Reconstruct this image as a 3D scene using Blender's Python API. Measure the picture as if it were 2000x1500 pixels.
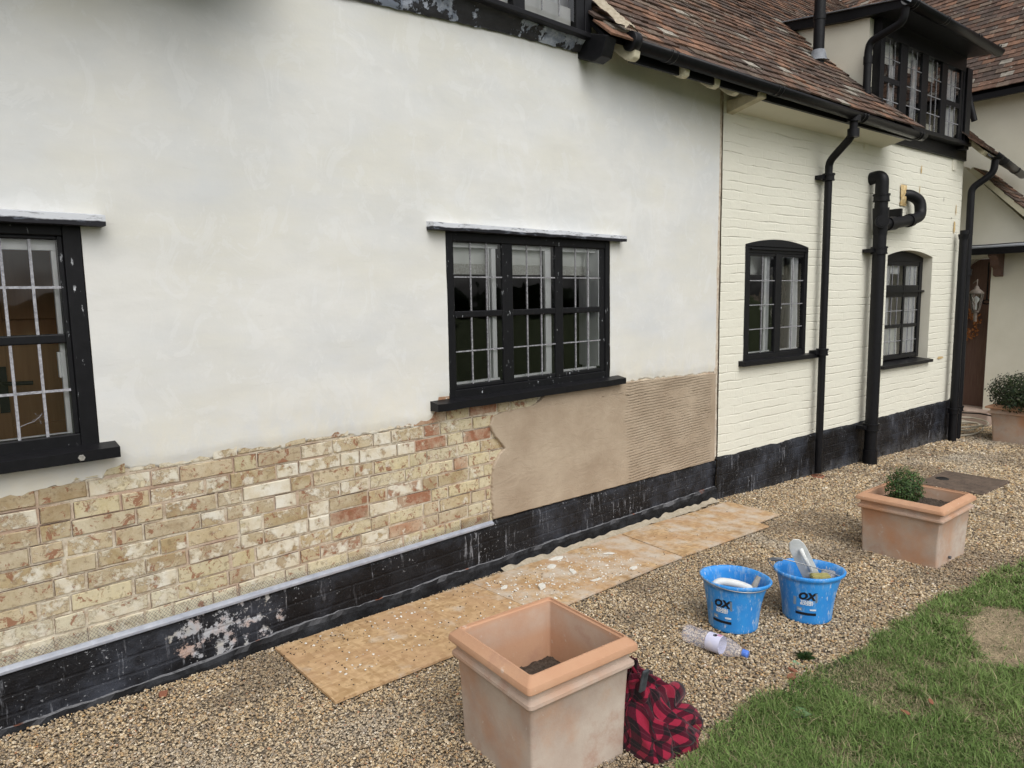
import bpy, math, random
import numpy as np
from mathutils import Vector, noise as mnoise
from math import radians as rad, sin, cos, pi

# ------------------------------------------------------------------ scene, camera, light
for o in list(bpy.data.objects): bpy.data.objects.remove(o)
S = bpy.context.scene
COL = S.collection
S.render.engine = 'CYCLES'
S.view_settings.view_transform = 'Standard'
S.view_settings.look = 'None'
S.view_settings.gamma = 1.0
S.view_settings.exposure = 0.10

FPX = 1387.0
yaw, pitch = rad(47.2), math.atan(170 / FPX)
roll = -math.atan(200 / (FPX * FPX / 170))
f0 = Vector((cos(yaw), sin(yaw), 0)); zup = Vector((0, 0, 1))
fwd = f0 * cos(pitch) - zup * sin(pitch)
rt = fwd.cross(zup).normalized(); upv = rt.cross(fwd)
Rv = rt * cos(roll) + upv * sin(roll); Uv = upv * cos(roll) - rt * sin(roll)
camd = bpy.data.cameras.new('camera'); cam = bpy.data.objects.new('camera', camd); COL.objects.link(cam)
from mathutils import Matrix
cam.matrix_world = Matrix(((Rv.x, Uv.x, -fwd.x, 0), (Rv.y, Uv.y, -fwd.y, 0), (Rv.z, Uv.z, -fwd.z, 1.68), (0, 0, 0, 1)))
camd.sensor_width = 36; camd.lens = FPX / 2000 * 36; camd.clip_start = 0.05; camd.clip_end = 2000
S.camera = cam

W = bpy.data.worlds.new('World'); S.world = W; W.use_nodes = True
wn = W.node_tree; wn.nodes.clear()
SUN_EL = rad(50)
sky = wn.nodes.new('ShaderNodeTexSky'); sky.sky_type = 'NISHITA'; sky.sun_disc = False
sky.sun_elevation = SUN_EL; sky.sun_rotation = rad(90) - rad(250); sky.dust_density = 4.0; sky.air_density = 1.0
hs = wn.nodes.new('ShaderNodeHueSaturation'); hs.inputs['Saturation'].default_value = 0.16
bg = wn.nodes.new('ShaderNodeBackground'); bg.inputs['Strength'].default_value = 0.15
wo = wn.nodes.new('ShaderNodeOutputWorld')
wn.links.new(sky.outputs[0], hs.inputs['Color']); wn.links.new(hs.outputs[0], bg.inputs[0]); wn.links.new(bg.outputs[0], wo.inputs[0])
ld = bpy.data.lights.new('sun', 'SUN'); ld.energy = 1.0; ld.angle = rad(60); ld.color = (1, .985, .96)
sun = bpy.data.objects.new('sun', ld); COL.objects.link(sun)
sd = Vector((cos(rad(250)) * cos(SUN_EL), sin(rad(250)) * cos(SUN_EL), sin(SUN_EL)))
sun.rotation_euler = sd.to_track_quat('Z', 'Y').to_euler()

rnd = random.Random(7); NR = np.random.default_rng(11)
def zg(x): return 0.09 - 0.028 * min(max(x, -3), 14)
JX, JY, RA = 5.24, 3.13, rad(-4.8)       # where the two walls meet, and the turn of the far wall
def RW(s, o, z): return Vector((JX + s * cos(RA) + o * sin(RA), JY + s * sin(RA) - o * cos(RA), z))

# ------------------------------------------------------------------ materials
def lk(nt, a, b): nt.links.new(a, b)
class MT:
    def __init__(s, name, rough=.7, base=(.5, .5, .5), spec=.3):
        m = bpy.data.materials.new(name); m.use_nodes = True; s.m = m; s.nt = m.node_tree
        s.b = s.nt.nodes['Principled BSDF']; s.out = s.nt.nodes['Material Output']
        s.b.inputs['Base Color'].default_value = (*base, 1); s.b.inputs['Roughness'].default_value = rough
        s.b.inputs['Specular IOR Level'].default_value = spec
        s.tc = s.nt.nodes.new('ShaderNodeTexCoord').outputs['Object']
    def n(s, t, **k):
        nd = s.nt.nodes.new(t)
        for a, v in k.items():
            if a.startswith('i_'):
                key = a[2:]; key = int(key) if key.isdigit() else key
                if hasattr(v, 'is_output') or isinstance(v, bpy.types.NodeSocket): lk(s.nt, v, nd.inputs[key])
                else: nd.inputs[key].default_value = v
            else: setattr(nd, a, v)
        return nd
    def scaled(s, sc, rot=(0, 0, 0), co=None):
        mp = s.n('ShaderNodeMapping'); lk(s.nt, co or s.tc, mp.inputs[0]); mp.inputs['Scale'].default_value = sc; mp.inputs['Rotation'].default_value = rot
        return mp.outputs[0]
    def noise(s, scale, detail=4, rough=.55, co=None, dist=0.):
        nd = s.n('ShaderNodeTexNoise'); lk(s.nt, co or s.tc, nd.inputs['Vector'])
        nd.inputs['Scale'].default_value = scale; nd.inputs['Detail'].default_value = detail; nd.inputs['Roughness'].default_value = rough; nd.inputs['Distortion'].default_value = dist
        return nd.outputs['Fac']
    def ramp(s, fac, stops):
        r = s.n('ShaderNodeValToRGB'); lk(s.nt, fac, r.inputs[0]); el = r.color_ramp.elements
        while len(el) < len(stops): el.new(.5)
        for e, (p, c) in zip(el, stops):
            e.position = p; e.color = (*c, 1) if isinstance(c, tuple) else (c, c, c, 1)
        return r.outputs[0]
    def mix(s, fac, a, b, mode='MIX'):
        nd = s.n('ShaderNodeMix', data_type='RGBA', blend_type=mode)
        for sock, v in ((nd.inputs[0], fac), (nd.inputs[6], a), (nd.inputs[7], b)):
            if isinstance(v, bpy.types.NodeSocket): lk(s.nt, v, sock)
            else: sock.default_value = v if isinstance(v, (int, float)) else (*v, 1)
        return nd.outputs[2]
    def math(s, op, a, b=0., c=None):
        nd = s.n('ShaderNodeMath', operation=op)
        for i, v in enumerate((a, b) if c is None else (a, b, c)):
            if isinstance(v, bpy.types.NodeSocket): lk(s.nt, v, nd.inputs[i])
            else: nd.inputs[i].default_value = v
        return nd.outputs[0]
    def sep(s, co=None):
        nd = s.n('ShaderNodeSeparateXYZ'); lk(s.nt, co or s.tc, nd.inputs[0]); return nd.outputs
    def col(s, v): lk(s.nt, v, s.b.inputs['Base Color']); return s
    def attr(s, name='Col'): return s.n('ShaderNodeAttribute', attribute_name=name).outputs['Color']
    def bump(s, h, dist=.01, strength=1., prev=None):
        b = s.n('ShaderNodeBump'); b.inputs['Distance'].default_value = dist; b.inputs['Strength'].default_value = strength
        lk(s.nt, h, b.inputs['Height'])
        if prev: lk(s.nt, prev, b.inputs['Normal'])
        lk(s.nt, b.outputs[0], s.b.inputs['Normal']); return b.outputs[0]
    def rough(s, v): lk(s.nt, v, s.b.inputs['Roughness']); return s

M = {}
# lime plaster, new, drying unevenly
t = MT('lime_plaster', .9)
a = t.noise(1.5, 6, .62); b = t.noise(1.1, 4, .55, t.scaled((1, 1, 2.6))); c = t.noise(8, 7, .72, t.scaled((.55, 1, 1.7)), .6)
k = t.mix(t.ramp(a, [(.38, 0.), (.60, 1.)]), (.65, .66, .655), (.73, .725, .695))
k = t.mix(t.ramp(b, [(.46, 0.), (.62, .7)]), k, (.70, .685, .615))
k = t.mix(t.ramp(c, [(.40, .0), (.66, .30)]), k, (.63, .625, .60))
k = t.mix(t.ramp(t.noise(5.5, 8, .7, t.scaled((1, 1, .8)), 1.2), [(.55, .0), (.575, .32)]), k, (.76, .765, .755))
k = t.mix(t.ramp(t.noise(30, 6, .75, t.scaled((.25, 1, 1.6))), [(.62, .0), (.72, .35)]), k, (.56, .55, .50))
# skim thinning out near its bottom edge
z = t.sep()[2]
edge = t.math('MULTIPLY', t.math('SUBTRACT', 1.32, z), 3.2)
e2 = t.math('MULTIPLY', t.ramp(edge, [(0, 0.), (1, 1.)]), t.ramp(t.noise(6, 6, .7, t.scaled((1, 1, .7))), [(.35, 0.), (.65, .9)]))
k = t.mix(e2, k, (.74, .70, .58))
t.col(k)
wv = t.noise(3.5, 3, .5, t.scaled((1, 1, 2.5)))
n0 = t.bump(wv, .02, .14); n1 = t.bump(t.noise(5.5, 8, .7, t.scaled((1, 1, .8)), 1.2), .006, .22, n0); t.bump(t.noise(70, 5, .65), .0012, .30, n1)
M['plaster'] = t.m

def black(name, speck=.0, streak=False, base=(.014, .014, .016), rough=.42, big=.0):
    t = MT(name, rough, base, .22)
    v = t.mix(t.noise(25, 3), (.0045, .0045, .0055), (.012, .012, .014))
    if speck:
        f = t.ramp(t.noise(60, 5, .7, t.scaled((1, 1, .28))), [(.70 - speck, 0.), (.72 - speck, 1.)])
        g = t.ramp(t.noise(5, 3), [(.48, 0.), (.56, 1.)])
        v = t.mix(t.math('MULTIPLY', f, g), v, (.55, .57, .60))
    t.col(v); t.bump(t.noise(45, 4, .6, t.scaled((1, 1, .4))), .0015, .6); return t.m
M['black'] = black('black_gloss_paint'); M['black_worn'] = black('black_paint_worn', .062); M['black_pipe'] = black('black_painted_iron', 0, rough=.45)
M['gutter'] = black('black_gutter', 0, rough=.36)
# drip board: top face smeared with white lime
t = MT('black_board_limed', .6)
bz = t.attr('Rim'); up = t.sep(bz)[0]
f = t.math('MULTIPLY', t.ramp(t.math('ADD', up, t.math('MULTIPLY', t.noise(14, 5, .7, t.scaled((.4, 1, 1))), .5)), [(.62, 0.), (.74, 1.)]), t.ramp(t.noise(50, 6, .75, t.scaled((.2, 1, 1))), [(.36, .35), (.46, 1.)]))
f2 = t.ramp(t.noise(40, 6, .7, t.scaled((.3, 1, 1))), [(.56, 0.), (.66, .5)])
k = t.mix(f2, (.012, .012, .016), (.25, .28, .34)); t.col(t.mix(f, k, (.62, .64, .68))); M['limed'] = t.m
t = MT('lead_came', .6); t.col(t.mix(t.ramp(t.noise(90, 5, .7), [(.35, 0.), (.65, 1.)]), (.10, .10, .11), (.40, .40, .42))); M['came'] = t.m
t = MT('lead_came_limed', .7); t.col(t.mix(t.ramp(t.noise(80, 5, .7), [(.35, 0.), (.65, 1.)]), (.22, .22, .24), (.44, .44, .47))); M['came_limed'] = t.m

# bitumen painted plinth
t = MT('black_bitumen_plinth', .55, spec=.25)
k = t.mix(t.ramp(t.noise(4, 6, .65), [(.4, 0.), (.75, 1.)]), (.0055, .005, .006), (.018, .019, .023))
st = t.ramp(t.noise(42, 5, .72, t.scaled((1, 1, .10))), [(.585, 0.), (.66, 1.)])
stm = t.ramp(t.noise(3.2, 4), [(.42, 0.), (.60, .8)])
k = t.mix(t.math('MULTIPLY', st, stm), k, (.33, .34, .37))
sp = t.ramp(t.noise(75, 4, .6), [(.648, 0.), (.675, .8)])
k = t.mix(t.math('MULTIPLY', sp, t.ramp(t.noise(3.1, 4), [(.42, .1), (.56, 1.)])), k, (.45, .46, .48))
k = t.mix(t.ramp(t.noise(2.6, 6, .7), [(.48, 0.), (.72, .6)]), k, (.075, .085, .11))
PLY = None
def peel(t, cx, cz, rx, rz):
    x, _, z = t.sep()
    dx = t.math('DIVIDE', t.math('SUBTRACT', x, cx), rx); dz = t.math('DIVIDE', t.math('SUBTRACT', z, cz), rz)
    d = t.math('ADD', t.math('MULTIPLY', dx, dx), t.math('MULTIPLY', dz, dz))
    return t.math('SUBTRACT', 1., d)
pl = t.math('MAXIMUM', peel(t, 1.12, .19, .30, .20), peel(t, 1.02, .27, .16, .10))
pm = t.ramp(t.math('ADD', t.math('MULTIPLY', pl, .10), t.noise(15, 8, .72)), [(.595, 0.), (.63, 1.)])
pc = t.ramp(t.noise(9, 4), [(.3, (.42, .38, .30)), (.5, (.44, .45, .48)), (.66, (.50, .36, .30))])
plm = t.math('MULTIPLY', t.math('MULTIPLY', pm, t.ramp(pl, [(0., 0.), (.3, 1.)])), t.attr('Rim') and t.sep(t.attr('Rim'))[0])
k = t.mix(plm, k, pc)
x, _, z = t.sep()
dust = t.math('MULTIPLY', t.ramp(t.math('MULTIPLY', t.math('SUBTRACT', -.02, z), 9.), [(0, 0.), (1, .5)]), t.ramp(t.noise(16, 5, .7), [(.4, 0.), (.7, 1.)]))
k = t.mix(dust, k, (.22, .22, .22))
t.col(k); t.rough(t.ramp(plm, [(0, .45), (1, .9)]))
bk = t.n('ShaderNodeTexBrick', i_Scale=1.0); cm = t.n('ShaderNodeCombineXYZ'); lk(t.nt, x, cm.inputs[0]); lk(t.nt, z, cm.inputs[1]); lk(t.nt, cm.outputs[0], bk.inputs['Vector'])
bk.inputs['Brick Width'].default_value = .235; bk.inputs['Row Height'].default_value = .075; bk.inputs['Mortar Size'].default_value = .009; bk.inputs['Mortar Smooth'].default_value = .8
n1 = t.bump(bk.outputs['Fac'], -.004, .6); t.bump(t.noise(28, 7, .72), .010, .9, n1); M['plinth'] = t.m
# ledge: dustier, with bare orange brick arrises
t = MT('plinth_ledge', .8)
k = t.mix(t.ramp(t.noise(11, 7, .72, t.scaled((.7, 1, 1))), [(.42, 0.), (.78, 1.)]), (.006, .006, .007), (.05, .053, .06))
upf = t.ramp(t.sep(t.n('ShaderNodeNewGeometry').outputs['Normal'])[2], [(.55, 0.), (.85, 1.)])
top = t.mix(t.ramp(t.noise(4.5, 3, .5, t.scaled((1, 0, 0))), [(.62, 0.), (.64, 1.)]), (.22, .22, .23), (.30, .12, .07))
t.col(t.mix(t.math('MULTIPLY', upf, t.ramp(t.noise(20, 6, .75), [(.32, .15), (.50, 1.)])), k, top)); t.bump(t.noise(30, 7, .75), .012, .9); M['ledge'] = t.m

# old bricks
t = MT('old_bricks', .92, spec=.15)
ca = t.attr(); al = t.n('ShaderNodeAttribute', attribute_name='Pnt').outputs['Fac']
k = t.mix(t.ramp(t.noise(55, 6, .7), [(.3, .0), (.75, .45)]), ca, (.30, .23, .13))
k = t.mix(t.ramp(t.noise(7, 7, .72, None, .4), [(.40, 0.), (.66, .7)]), k, (.62, .56, .42))
k = t.mix(t.ramp(t.noise(17, 8, .74, None, .5), [(.555, 0.), (.58, .85)]), k, (.27, .115, .065)); k = t.mix(t.ramp(t.noise(40, 5, .7), [(.56, 0.), (.62, .5)]), k, (.20, .14, .08))
wf = t.math('ADD', t.math('ADD', t.noise(13, 8, .70), t.math('MULTIPLY', t.math('SUBTRACT', t.noise(2.3, 4, .6), .5), .35)), t.math('MULTIPLY', al, .8))
wm = t.ramp(wf, [(.50, 0.), (.545, .62), (.60, 1.)])
wc = t.mix(t.ramp(t.noise(9, 7, .7), [(.38, 0.), (.6, 1.)]), (.72, .69, .60), (.63, .56, .42))
k = t.mix(wm, k, wc); k = t.mix(t.math('MULTIPLY', t.ramp(t.math('ABSOLUTE', t.math('SUBTRACT', wf, .50)), [(.0, 1.), (.02, 0.)]), .5), k, (.33, .22, .14))
t.col(k); n1 = t.bump(wm, .0018, 1.); t.bump(t.noise(85, 6, .7), .003, .7, n1); M['brick'] = t.m
t = MT('lime_mortar', .95, spec=.1)
k = t.mix(t.ramp(t.noise(24, 7, .72), [(.40, 0.), (.58, 1.)]), (.46, .37, .27), (.66, .60, .48)); t.col(t.mix(t.ramp(t.noise(3, 5), [(.50, 0.), (.62, .7)]), k, (.45, .30, .22))); t.bump(t.noise(60, 6, .7), .006, .8); M['mortar'] = t.m
# wet render
t = MT('wet_render', .62, spec=.35)
k = t.mix(t.ramp(t.noise(2.6, 5, .6), [(.35, 0.), (.68, 1.)]), (.35, .272, .195), (.455, .37, .275))
k = t.mix(t.ramp(t.noise(14, 6, .7), [(.5, 0.), (.8, .35)]), k, (.33, .265, .19))
t.col(k); n1 = t.bump(t.noise(6, 7, .68, t.scaled((1, 1, 2)), 1.), .014, .5); n2 = t.bump(t.noise(110, 4, .6), .0012, .5, n1)
x, _, z = t.sep(); ph = t.math('FRACT', t.math('DIVIDE', t.math('ADD', t.math('SUBTRACT', z, t.math('MULTIPLY', x, .012)), t.math('MULTIPLY', t.noise(2.2, 6, .6), .035)), .0205))
gr = t.ramp(t.math('ABSOLUTE', t.math('SUBTRACT', ph, .5)), [(0., 1.), (.20, 0.)])
mk = t.math('MULTIPLY', t.ramp(t.math('SUBTRACT', t.math('ADD', x, t.math('MULTIPLY', t.noise(6, 4), .3)), 3.70), [(.45, 0.), (.52, 1.)]), t.ramp(t.math('SUBTRACT', 5.16, x), [(0., 0.), (.05, 1.)]))
mk = t.math('MULTIPLY', mk, t.ramp(t.noise(4.4, 6, .7, t.scaled((.6, 1, 1.8))), [(.40, .0), (.52, 1.)])); gm = t.math('MULTIPLY', gr, mk)
t.bump(gm, -.0075, .9, n2); M['render'] = t.m

# cream painted brick
t = MT('cream_painted_brick', .7, spec=.3)
x, y, z = t.sep()
wob = t.noise(2.3, 3); zz = t.math('ADD', z, t.math('MULTIPLY', wob, .05)); cm = t.n('ShaderNodeCombineXYZ'); lk(t.nt, x, cm.inputs[0]); lk(t.nt, zz, cm.inputs[1])
bk = t.n('ShaderNodeTexBrick', i_Scale=1.0); lk(t.nt, cm.outputs[0], bk.inputs['Vector'])
bk.inputs['Brick Width'].default_value = .225; bk.inputs['Row Height'].default_value = .0745; bk.inputs['Mortar Size'].default_value = .007; bk.inputs['Mortar Smooth'].default_value = .55; bk.offset = .5
crs = t.math('PINGPONG', t.math('ADD', zz, .0), .03725)      # distance to a bed joint
bed = t.ramp(crs, [(0., 1.), (.0085, .0)])
gap = t.ramp(t.noise(4.3, 5, .65, t.scaled((.7, 1, 2.2))), [(.42, .05), (.60, 1.)])
k = t.mix(t.noise(1.6, 4), (.725, .705, .60), (.765, .75, .645))
k = t.mix(t.math('MULTIPLY', t.ramp(t.noise(30, 5, .7, t.scaled((.3, 1, 2.5))), [(.66, 0.), (.73, .6)]), .7), k, (.48, .46, .36))
t.col(k)
n0 = t.bump(t.math('MULTIPLY', bed, gap), -.005, .7); n1 = t.bump(t.math('MULTIPLY', bk.outputs['Fac'], t.math('MULTIPLY', gap, .5)), -.005, .6, n0)
n2 = t.bump(t.noise(9, 5, .6, t.scaled((1, 1, 2.2))), .012, .35, n1); t.bump(t.noise(90, 3), .0012, .4, n2); M['cream_brick'] = t.m
def plain(name, c1, c2, sc=3., rough=.75, bd=.002, bs=40, spec=.3):
    t = MT(name, rough, spec=spec); t.col(t.mix(t.ramp(t.noise(sc, 5, .6), [(.3, 0.), (.7, 1.)]), c1, c2)); t.bump(t.noise(bs, 5, .6), bd, .6); return t.m
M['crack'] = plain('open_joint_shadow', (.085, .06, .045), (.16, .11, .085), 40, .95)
M['cream'] = plain('cream_masonry_paint', (.73, .70, .585), (.79, .76, .65))
M['cream_dirty'] = plain('aged_cream_paint', (.42, .37, .25), (.62, .57, .42), 12)
M['cream_timber'] = plain('cream_painted_timber', (.55, .51, .37), (.66, .62, .47), 6)
M['joint'] = plain('crumbling_joint', (.45, .36, .27), (.68, .62, .52), 30, .9, .01)
M['upvc'] = plain('white_painted_frame', (.86, .89, .89), (.90, .91, .91), 2, .35, .0002)
M['reveal'] = plain('white_reveal', (.80, .82, .83), (.86, .88, .89), 8, .6, .001)
M['curtain'] = plain('white_curtain', (.68, .70, .72), (.80, .81, .82), 20, .9, .003)
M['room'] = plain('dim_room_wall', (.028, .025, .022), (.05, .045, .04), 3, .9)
M['tool_white'] = plain('plastered_white_plastic', (.62, .63, .60), (.74, .76, .76), 12, .5)
M['tool_grey'] = plain('mortar_caked_metal', (.20, .19, .17), (.42, .40, .36), 40, .7, .004)
M['steel'] = MT('dull_steel_wire', .35, (.35, .36, .37), .5).m; M['steel'].node_tree.nodes['Principled BSDF'].inputs['Metallic'].default_value = .8
M['zinc'] = plain('zinc_bead', (.27, .29, .34), (.40, .42, .47), 25, .35, .0004, spec=.6)
M['mesh_dark'] = plain('expanded_mesh', (.05, .05, .055), (.16, .16, .17), 200, .6)
M['lead'] = plain('lead_sheet', (.17, .18, .20), (.30, .32, .35), 12, .55, .004)
M['sponge'] = plain('olive_sponge', (.30, .27, .09), (.42, .38, .16), 60, .95, .006)
M['bristle'] = plain('grey_bristles', (.20, .20, .22), (.36, .36, .38), 120, .9, .008, 160)
M['flake'] = plain('plaster_flake', (.62, .60, .53), (.78, .77, .72), 30, .85)
M['fallen'] = plain('fallen_mortar', (.34, .29, .21), (.48, .42, .33), 40, .95, .01)
M['stonestep'] = plain('worn_doorstep', (.38, .28, .23), (.50, .40, .34), 8, .85)
M['hose'] = plain('cream_hose', (.42, .38, .30), (.54, .50, .41), 10, .5)
M['cable'] = MT('black_cable', .5, (.015, .015, .015)).m
M['redclay'] = plain('red_clay', (.22, .085, .05), (.34, .15, .09), 30, .85)
M['soil'] = plain('potting_soil', (.035, .026, .020), (.11, .085, .065), 60, .95, .02, 70)
M['foam'] = plain('builders_foam', (.50, .33, .13), (.66, .52, .30), 30, .8, .01)
t = MT('weathered_door', .7)
k = t.mix(t.noise(9, 6, .7, t.scaled((7, 7, .5))), (.075, .040, .030), (.20, .125, .10)); t.col(k); t.bump(t.noise(12, 5, .6, t.scaled((8, 8, .4))), .004, .6); M['door'] = t.m
t = MT('pine_panel_door', .5)
k = t.mix(t.noise(5, 6, .7, t.scaled((9, 9, .6))), (.22, .105, .045), (.42, .23, .10)); t.col(k); M['pine'] = t.m
# lace band / blind
t = MT('roller_blind', .8); x, y, z = t.sep()
lz = t.ramp(t.math('SUBTRACT', z, 1.0), [(0., 1.), (1., 1.)])
k = t.mix(t.ramp(t.noise(160, 2, .9), [(.45, 0.), (.55, 1.)]), (.62, .64, .60), (.42, .41, .36)); M['lace'] = t.m; t.col(k)
M['blind'] = plain('white_blind', (.74, .77, .73), (.80, .82, .78), 3, .8)
# glass
def glass(name, bumpy=.35, tint=(1, 1, 1)):
    m = bpy.data.materials.new(name); m.use_nodes = True; nt = m.node_tree; nt.nodes.clear()
    o = nt.nodes.new('ShaderNodeOutputMaterial'); mx = nt.nodes.new('ShaderNodeMixShader'); tr = nt.nodes.new('ShaderNodeBsdfTransparent'); gl = nt.nodes.new('ShaderNodeBsdfGlossy')
    tr.inputs[0].default_value = (*tint, 1); gl.inputs['Roughness'].default_value = .02
    fr = nt.nodes.new('ShaderNodeFresnel'); fr.inputs[0].default_value = 1.5
    mu = nt.nodes.new('ShaderNodeMath'); mu.operation = 'MULTIPLY'; mu.inputs[1].default_value = 2.1; nt.links.new(fr.outputs[0], mu.inputs[0])
    tc = nt.nodes.new('ShaderNodeTexCoord'); no = nt.nodes.new('ShaderNodeTexNoise'); no.inputs['Scale'].default_value = 7; no.inputs['Detail'].default_value = 1
    bp = nt.nodes.new('ShaderNodeBump'); bp.inputs['Distance'].default_value = .004; bp.inputs['Strength'].default_value = bumpy
    nt.links.new(tc.outputs['Object'], no.inputs['Vector']); nt.links.new(no.outputs[0], bp.inputs['Height']); nt.links.new(bp.outputs[0], gl.inputs['Normal'])
    nt.links.new(mu.outputs[0], mx.inputs[0]); nt.links.new(tr.outputs[0], mx.inputs[1]); nt.links.new(gl.outputs[0], mx.inputs[2]); nt.links.new(mx.outputs[0], o.inputs[0])
    return m
M['glass'] = glass('old_window_glass')
# roof tiles
def tilemat(name):
    t = MT(name, .9, spec=.15); ca = t.attr()
    k = t.mix(t.ramp(t.noise(18, 6, .7), [(.35, 0.), (.7, .7)]), ca, (.045, .036, .030))
    li = t.ramp(t.noise(14, 7, .78), [(.60, 0.), (.66, .85)]); k = t.mix(li, k, (.44, .42, .36))
    t.col(k); t.bump(t.noise(50, 5, .7), .005, .8); return t.m
M['tile'] = tilemat('old_clay_tiles')
# terracotta
def terra(name, bloom):
    t = MT(name, .85, spec=.2)
    k = t.mix(t.ramp(t.noise(3.5, 5, .6), [(.3, 0.), (.7, 1.)]), (.48, .26, .155), (.56, .345, .22))
    bl = t.ramp(t.math('ADD', t.noise(3.2, 6, .62), bloom), [(.38, 0.), (.62, .92)])
    zz = t.attr('Rim'); bl = t.math('MULTIPLY', bl, t.math('SUBTRACT', 1., t.sep(zz)[0]))
    k = t.mix(bl, k, t.mix(t.ramp(t.noise(2.3, 6, .65), [(.35, 0.), (.65, 1.)]), (.42, .325, .27), (.57, .505, .43))); k = t.mix(t.ramp(t.noise(3.4, 6, .7), [(.54, 0.), (.66, .6)]), k, (.40, .22, .155)); k = t.mix(t.ramp(t.noise(24, 5, .7), [(.64, 0.), (.70, .5)]), k, (.60, .55, .48))
    t.col(k); n1 = t.bump(t.noise(6, 4, .6), .006, .4); t.bump(t.noise(120, 4, .6), .0014, .5, n1); return t.m
M['terra_pale'] = terra('bloomed_terracotta', .14); M['terra'] = terra('terracotta', .05)
# osb boards
def osb(name, white):
    t = MT(name, .8, spec=.15)
    vo = t.n('ShaderNodeTexVoronoi', feature='F1'); lk(t.nt, t.scaled((26, 62, 20), (0, 0, .35)), vo.inputs['Vector']); vo.inputs['Scale'].default_value = 1.
    vo2 = t.n('ShaderNodeTexVoronoi', feature='F1'); lk(t.nt, t.scaled((55, 24, 20), (0, 0, -.5)), vo2.inputs['Vector']); vo2.inputs['Scale'].default_value = 1.
    g = t.math('MULTIPLY', t.math('ADD', t.sep(vo.outputs['Color'])[0], t.sep(vo2.outputs['Color'])[0]), .5)
    k = t.mix(t.ramp(g, [(.15, 0.), (.85, 1.)]), (.39, .25, .125), (.60, .42, .24)); k = t.mix(t.ramp(t.noise(2.1, 7, .72, None, 1.), [(.50, 0.), (.62, .45)]), k, (.33, .22, .13))
    k = t.mix(t.ramp(t.noise(3.2, 5, .6), [(.42, 0.), (.7, .8)]), k, (.48, .30, .175))
    k = t.mix(t.ramp(t.noise(4.5, 6, .68), [(.55 - white, 0.), (.72 - white, .8)]), k, (.60, .54, .46))
    k = t.mix(t.ramp(t.noise(38, 4, .6), [(.66, 0.), (.72, .8)]), k, (.13, .09, .06))
    t.col(k); t.bump(t.noise(50, 4, .6), .002, .5); return t.m
M['osb1'] = osb('board_tan', .0); M['osb2'] = osb('board_plaster_dusted', .11); M['osb3'] = osb('board_wide', .09)
# buckets
t = MT('blue_plastic', .42, spec=.4)
k = t.mix(t.ramp(t.noise(9, 4), [(.3, 0.), (.7, 1.)]), (.03, .24, .66), (.04, .31, .76))
sm = t.ramp(t.noise(26, 7, .72, t.scaled((1, 1, .4))), [(.50, 0.), (.64, .6)]); k = t.mix(sm, k, (.36, .52, .68))
k = t.mix(t.ramp(t.noise(70, 4, .6, t.scaled((1, 1, .3))), [(.62, 0.), (.68, .7)]), k, (.60, .66, .72))
t.col(k); M['blue'] = t.m
M['ink'] = MT('black_print', .5, (.012, .014, .02)).m; M['white_ink'] = MT('white_print', .5, (.72, .78, .82)).m
M['grey_ink'] = MT('grey_print', .5, (.25, .33, .42)).m
# plastic bottle
t = MT('clear_plastic_bottle', .12, (.80, .82, .97), .5); t.b.inputs['Alpha'].default_value = .17; t.bump(t.noise(30, 2), .004, .5); M['pet'] = t.m
t = MT('bottle_label', .5); k = t.mix(t.ramp(t.noise(14, 2), [(.52, 0.), (.6, .5)]), (.62, .63, .80), (.72, .70, .78)); t.col(k); M['blabel'] = t.m
M['pink'] = MT('pink_print', .5, (.62, .32, .48)).m; M['capblue'] = MT('blue_cap', .4, (.10, .22, .70), .4).m
# tartan cloth
t = MT('red_black_check', .95, spec=.05)
uv = t.n('ShaderNodeTexCoord').outputs['UV']; u, v, _ = t.sep(uv)
def band(c): return t.math('GREATER_THAN', t.math('FRACT', t.math('MULTIPLY', c, 14.5)), .5)
bu, bv = band(u), band(v)
sm = t.math('ADD', bu, bv)
k = t.ramp(t.math('MULTIPLY', sm, .5), [(0., (.26, .016, .040)), (.5, (.060, .006, .015)), (1., (.010, .008, .010))])
th = t.math('LESS_THAN', t.math('FRACT', t.math('ADD', t.math('MULTIPLY', u, 14.5), .27)), .04); k = t.mix(t.math('MULTIPLY', th, .12), k, (.35, .12, .16))
k = t.mix(t.ramp(t.noise(150, 3, .7), [(.3, 0.), (.8, .12)]), k, (.16, .06, .07))
t.col(k); t.b.inputs['Sheen Weight'].default_value = .15; t.bump(t.noise(260, 3), .002, .7); M['tartan'] = t.m
M['rubber'] = plain('grey_rubber', (.03, .034, .04), (.10, .11, .12), 20, .6)
t = MT('leaf_green', .55, spec=.3); t.col(t.attr()); M['leaf'] = t.m
t = MT('pebble', .8, spec=.25); t.col(t.mix(t.ramp(t.noise(160, 3), [(.3, 0.), (.8, .35)]), t.attr(), (.16, .12, .08))); M['pebble'] = t.m
t = MT('grass_blade', .6, spec=.2); t.col(t.attr()); t.b.inputs['Transmission Weight'].default_value = 0.; M['blade'] = t.m
t = MT('gravel_bed', .95, spec=.1)
vo = t.n('ShaderNodeTexVoronoi', i_Scale=75.); lk(t.nt, t.tc, vo.inputs['Vector'])
k = t.mix(t.sep(vo.outputs['Color'])[0], (.20, .165, .125), (.40, .335, .25)); k = t.mix(t.ramp(vo.outputs['Distance'], [(.2, 0.), (.75, .6)]), k, (.08, .065, .05))
t.col(k); t.bump(vo.outputs['Distance'], -.012, 1.); M['bed'] = t.m
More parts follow.
